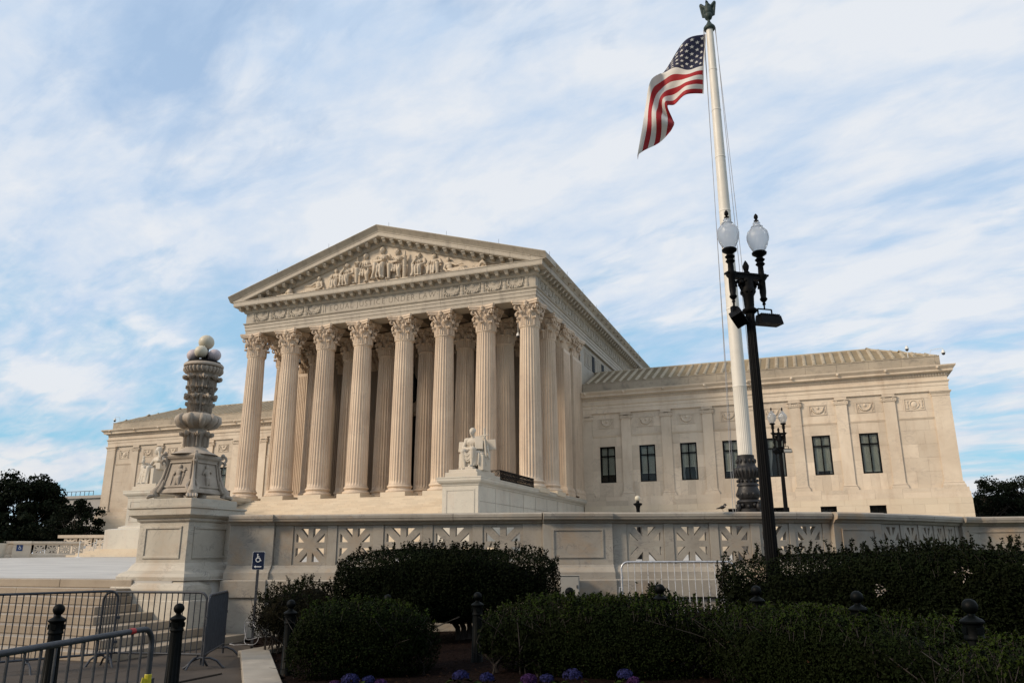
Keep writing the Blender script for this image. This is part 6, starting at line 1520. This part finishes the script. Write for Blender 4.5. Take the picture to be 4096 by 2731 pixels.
# hydrangeas
hy = [(30.15, -51.35, .30, 'petal_blue', 'blue hydrangea head, left group, largest', .10), (30.32, -51.24, .29, 'petal_blue', 'blue hydrangea head, right of the largest one in the left group', .07), (30.0, -51.42, .25, 'petal_purple', 'purple hydrangea head at the left end of the left group', .07), (30.45, -51.2, .26, 'petal_purple', 'purple hydrangea head at the right end of the left group', .07),
      (31.22, -50.72, .31, 'petal_blue', 'blue hydrangea head at the foot of the middle bollard', .09), (31.50, -50.62, .29, 'petal_blue', 'blue hydrangea head just right of the middle bollard', .08), (31.95, -50.45, .27, 'petal_purple', 'violet hydrangea head, left of the centre pair', .09), (32.15, -50.4, .28, 'petal_blue', 'blue hydrangea head in the middle of the centre group', .075), (32.42, -50.28, .31, 'petal_blue', 'large blue hydrangea head right of the centre group', .11), (33.0, -50.15, .33, 'petal_blue', 'blue hydrangea head of the right group, upper', .09), (33.12, -50.25, .28, 'petal_purple', 'purple hydrangea head of the right group, lower', .07)]
for x, y, z, mt, lb, r in hy:
    e = empty('hydrangea', lb, 'flower', (x, y, z), 0, 'hydrangeas along the bottom edge'); n = 420
    d = rng.normal(0, 1, (n, 3)); d /= np.linalg.norm(d, axis=1)[:, None]; d[:, 2] = np.where(d[:, 2] < -.3, -d[:, 2], d[:, 2])
    inst(leaf_mesh('petals', d * r * np.array([1, 1, .7]) * rng.uniform(.88, 1.05, n)[:, None], d, .013, mt, rng, aspect=1.1, jit=.35), 'petals', e)
    k = 14; a = rng.uniform(0, 6.28, k); C = np.stack([np.cos(a) * r * 1.5, np.sin(a) * r * 1.5, -r * .6 + rng.uniform(-.06, .02, k)], 1)
    inst(leaf_mesh('leaves', C, np.stack([np.cos(a) * .3, np.sin(a) * .3, np.ones(k)], 1), .055, 'leaf_bright', rng, jit=.3), 'leaves', e); MB().tube([(0, 0, 0), (.02, .03, -z)], .006, 5).build('stem', 'twig', e)
# mulch chips, fallen leaves
n = 5200; X = rng.uniform(25.8, 37, n); Y = rng.uniform(-53.5, -44.5, n); ok = X > 26.1 - (Y + 48.2) * .87; X, Y = X[ok], Y[ok]
Z = np.array([bedz(a, b_) for a, b_ in zip(X, Y)]) + .018
c_ = leaf_mesh('mulch_chips', np.stack([X, Y, Z], 1), np.tile([0, 0, 1.0], (len(X), 1)), .022, 'leaf_dry', rng, aspect=3.2, jit=.4, tint=rng.uniform(0, .35, len(X))); tag(inst(c_, 'mulch_chips', kind='stuff'), 'scattered bark chips and dead leaves on the soil under the hedges', 'mulch')

# ================================================================ TREES
def tree(name, label, x, y, z, H, cr, cz, seed, n=9000, size=.22, sh=(1, 1, 1), mat='leaf_tree', clumps=60, grp='background trees', trunk=.25, cf=.26):
    rg = np.random.default_rng(seed); e = empty(name, label, 'tree', (x, y, z), 0, grp); tr = MB()
    tr.tube([(0, 0, -.2), (.1, 0, cz * .4), (0, .1, cz * .8), (.1, 0, H * .8)], [trunk, trunk * .8, trunk * .6, trunk * .2], 8)
    cc = []
    for i in range(clumps):
        d = rg.normal(0, 1, 3); d /= np.linalg.norm(d); q = np.array([0, 0, cz]) + d * np.array(sh) * cr * rg.uniform(.45, 1) ** .6
        if q[2] < cz - cr * .75: q[2] = cz - cr * .5
        cc.append(q)
        if i % 2 == 0: b0 = Vector((0, 0, cz * rg.uniform(.45, .9))); tr.tube([b0, b0.lerp(Vector(q), .5) + Vector((0, 0, -.2)), Vector(q)], [trunk * .35, trunk * .2, .02], 5)
    cc = np.array(cc); k = rg.integers(0, clumps, n); rad = cr * cf * rg.uniform(.6, 1.3, clumps)[k]
    off_ = rg.normal(0, 1, (n, 3)); off_ /= np.linalg.norm(off_, axis=1)[:, None]; off_ *= (rg.random(n) ** .45 * rad)[:, None] * np.array([1.15, 1.15, .8])
    inst(leaf_mesh('crown', cc[k] + off_, off_ + rg.normal(0, .1, (n, 3)), size, mat, rg, tint=rg.uniform(.1, .9, n) * .7 + .3 * (off_[:, 2] > 0), aspect=1.5), 'crown', e); tr.build('trunk', 'bark', e)
tree('tree', 'broad dark tree filling the left edge, behind the far planter', -56.5, .5, 1.0, 11, 5.4, 5.0, 31, 30000, .19, (1.15, 1.1, 1.0), clumps=130, cf=.21)
tree('tree', 'second dark tree beside the broad one, closer to the building corner', -50.0, 5.0, 1.0, 9.4, 4.8, 5.2, 32, 26000, .18, (1.1, 1.1, .95), clumps=120, cf=.21)
tree('tree', 'slender small-leaved tree in front of the left corner of the building', -30.2, -4.3, 1.5, 5.6, 2.5, 3.0, 33, 5200, .13, (1.15, 1.1, .95), clumps=46, trunk=.09)
tree('tree', 'round tree beyond the right corner of the building, nearest the wall', 54.6, 51.5, 1.0, 9.5, 4.6, 5.6, 34, 12000, .13, (1.1, 1.1, .9), clumps=110, cf=.17)
tree('tree', 'taller round tree at the right edge, behind the right corner', 60.6, 51.0, 1.0, 10.4, 5.2, 6.0, 35, 14000, .13, (1.2, 1.1, .9), clumps=120, cf=.17)
tree('tree', 'low dark tree filling the gap under the two right-hand trees', 57.0, 56, 1.0, 8, 5.2, 3.4, 36, 14000, .3, (1.6, 1, .8), clumps=90)
tree('tree', 'low shrubby tree at the foot of the broad left tree', -46.5, 1.0, 1.2, 5, 3.0, 2.6, 37, 9000, .24, (1.5, 1, .8), clumps=60)

for k in range(8):  # unseen trees, added to shade the low sky and darken window reflections
    tree('tree', 'unseen street tree added across the road behind the camera for shade, number %s from the north' % ('one', 'two', 'three', 'four', 'five', 'six', 'seven', 'eight')[k], -38 + k * 15.5, -100 - 3 * (k % 2), 0, 15 + (k % 3), 8.2, 9.5, 50 + k, 7000, .6, (1.1, 1, .9), clumps=70, grp='unseen street trees added for shade')
# ================================================================ FAR LEFT: end of the plaza
bgb = empty('background_building', 'plain grey flat-roofed building far behind the left trees', 'building', (-80, 38, 0))
MB().box(-6, 9, 0, 14, 0, 11.0).build('wall', 'far_building', bgb); MB().box(-6.2, 9.2, -.3, 14.2, 11.001, 11.45).build('roof_slab', 'far_building', bgb)
rr = MB(); 
for i in range(8): rr.tube([(-5 + i * 1.0, 1, 11.45), (-5 + i * 1.0, 1, 12.3)], .05, 5)
rr.tube([(-5, 1, 12.3), (2, 1, 12.3)], .05, 5); rr.build('roof_railing', 'galvanized', bgb)
for i in range(6):
    for j in range(3): MB().box(-5 + i * 2.4, -3.6 + i * 2.4, -.02, .05, 1.5 + j * 3.1, 3.4 + j * 3.1).build('window', 'window_frame_black', bgb)
fb = empty('balustrade', 'far pale balustrade with piers and star-pierced panels, beyond the plaza at the left', 'balustrade', (0, 0, 0))
def fpanel(p, q, z0, z1, hole=True, name='pierced_panel', t=.12):
    p, q = Vector(p), Vector(q); d = q - p; Lp = d.length; d.normalize(); nrm = Vector((d.y, -d.x)); M_ = Matrix(((d.x, -nrm.x, 0, p.x), (d.y, -nrm.y, 0, p.y), (0, 0, 1, 0), (0, 0, 0, 1))); hs = []
    if hole:
        cx, cz = Lp / 2, (z0 + z1) / 2; a, h = Lp * .5 - .07, (z1 - z0) * .5 - .07
        for sx_ in (-1, 1):
            for sz in (-1, 1):
                for sw in (0, 1): hs.append([(cx + sx_ * (u if sw == 0 else v) * a, cz + sz * (v if sw == 0 else u) * h) for u, v in [(.18, 1.0), (.70, 1.0), (.18, .45)]])
    m = MB().prism([(0, z0), (Lp, z0), (Lp, z1), (0, z1)], 0, t, hs); m.xf(M_); m.build(name, 'wing_marble', fb)
zg = 1.55; F0 = (-22.6, -19.6); F1 = (-17.6, -13.7)
def lerp2(t, a=F0, b_=F1): return (a[0] + (b_[0] - a[0]) * t, a[1] + (b_[1] - a[1]) * t)
MB().sweep([(-.3, zg + .95), (.0, zg + .95), (.10, zg + 1.02), (.12, zg + 1.14), (.1, zg + 1.2), (-.3, zg + 1.2)], [lerp2(-.9), lerp2(1.0)]).build('coping', 'wing_marble', fb)
MB().sweep([(-.3, zg - .2), (.14, zg - .2), (.14, zg + .22), (.04, zg + .32), (-.3, zg + .32)], [lerp2(-.9), lerp2(1.0)]).build('base_course', 'wing_marble', fb)
for t0, t1, d in ((-.9, -.1, .0), (-.1, .26, .45), (.26, .40, .1), (.40, .55, .42)): MB().sweep([(-.3, zg + (-.2 if d > .3 else .322)), (d, zg + (-.2 if d > .3 else .322)), (d, zg + .948), (-.3, zg + .948)], [lerp2(t0), lerp2(t1)]).build('pier', 'wing_marble', fb)
for t0, t1 in ((-.1, .26), (.40, .55)): MB().sweep([(-.3, zg + .95), (.45, zg + .951), (.55, zg + 1.02), (.57, zg + 1.14), (.55, zg + 1.203), (-.3, zg + 1.203)], [lerp2(t0), lerp2(t1)]).build('coping', 'wing_marble', fb)
for k in range(4): fpanel(lerp2(.57 + k * .11), lerp2(.57 + k * .11 + .095), zg + .322, zg + .949)
for k in range(9):
    q0 = (-24.5 + k * 1.3, -9.8 + k * .35); fpanel(q0, (q0[0] + 1.1, q0[1] + .3), zg + .9, zg + 1.6)
MB().sweep([(-.3, zg + 1.6), (.12, zg + 1.6), (.14, zg + 1.85), (-.3, zg + 1.85)], [(-25, -9.93), (-12.8, -6.65)]).build('coping', 'wing_marble', fb); MB().sweep([(-.3, zg - .2), (.1, zg - .2), (.1, zg + .898), (-.3, zg + .898)], [(-25, -9.93), (-12.8, -6.65)]).build('base_course', 'wing_marble', fb)
pt = empty('planter', 'round white planter with a low shrub at the far left edge', 'planter', (-21.35, -18.0, zg))
MB().lathe([(.55, 0), (.62, .05), (.72, .95), (.78, 1.0), (.78, 1.05), (.68, 1.05), (.66, .95)], 24).build('pot', 'terracotta_white', pt, 50)
k = 900; d = rng.normal(0, 1, (k, 3)); d /= np.linalg.norm(d, axis=1)[:, None]; d[:, 2] = abs(d[:, 2]); inst(leaf_mesh('shrub', d * np.array([.7, .7, .35]) * rng.uniform(.6, 1, k)[:, None] + [0, 0, 1.0], d, .07, 'leaf_hedge', rng), 'shrub', pt)
barricade('distant grey barricade in front of the far balustrade, with a blue placard', (-19.5, -15.75), (-18.45, -14.45), z=zg, h=1.2, nbar=12, r=.022)
tag(MB().cbox((-18.95, -15.15, zg + 1.05), (.34, .03, .26), Euler((0, 0, R(51)))).build('placard', 'bright_sign_blue', None), 'small blue placard hung on the distant barricade', 'sign')
wsn = empty('accessible_sign', 'bright blue square wheelchair sign on the far balustrade pier at the left', 'sign', (-20.08, -17.1, zg + .72), R(50)); MB().box(-.2, .2, -.13, -.11, -.22, .22).build('plate', 'bright_sign_blue', wsn)
gm = MB(); glyph_wheelchair(1.7, gm, 0); gm.v = [(x, -.133 + y * .1, z) for x, y, z in gm.v]; gm.build('wheelchair_symbol', 'sign_white', wsn)
SP = [(-18.30, -14.35, zg, 1.08, 'leftmost white rope post at the foot of the grand stairs'), (-17.05, -13.1, zg + .15, 1.12, 'tall white rope post left of the second step ends'), (-17.45, -12.9, zg + .25, .75, 'short white rope post behind the hanging notice'), (-16.9, -12.5, zg + .5, .95, 'white rope post farthest back on the steps'), (-15.85, -15.6, zg, 1.1, 'white rope post in front of the left cheek base'), (-17.2, -12.4, zg + .45, .6, 'smallest white rope post behind the others')]
for x, y, z, h, lb in SP:
    e = empty('rope_post', lb, 'rope post', (x, y, z), 0, 'white rope posts at the foot of the stairs'); MB().lathe([(.035, .04), (.035, h), (.05, h + .01), (.045, h + .06), (.01, h + .08)], 12).build('post', 'white_plastic', e, 50); MB().lathe([(.22, 0), (.22, .03), (.12, .07), (.04, .09)], 18).build('foot', 'white_plastic', e, 50)
def rope(a, b_, sag, lb): tag(MB().tube([Vector(a).lerp(Vector(b_), t / 12) - Vector((0, 0, sag * math.sin(math.pi * t / 12))) for t in range(13)], .018, 5).build('rope', 'white_plastic', None), lb, 'rope', 'ropes between the white posts')
rope((-18.3, -14.35, zg + 1.05), (-17.05, -13.1, zg + 1.2), .28, 'sagging white rope carrying the notice, leftmost span'); rope((-17.05, -13.1, zg + 1.2), (-16.9, -12.5, zg + 1.4), .1, 'short white rope between the two tallest back posts'); rope((-18.3, -14.35, zg + 1.05), (-17.45, -12.9, zg + .95), .75, 'deeply sagging white rope below the notice')
tag(MB().cbox((-17.68, -13.72, zg + .78), (.38, .02, .2), Euler((0, 0, R(45)))).build('notice', 'sign_white', None), 'small white notice hanging from the rope between the posts', 'notice')
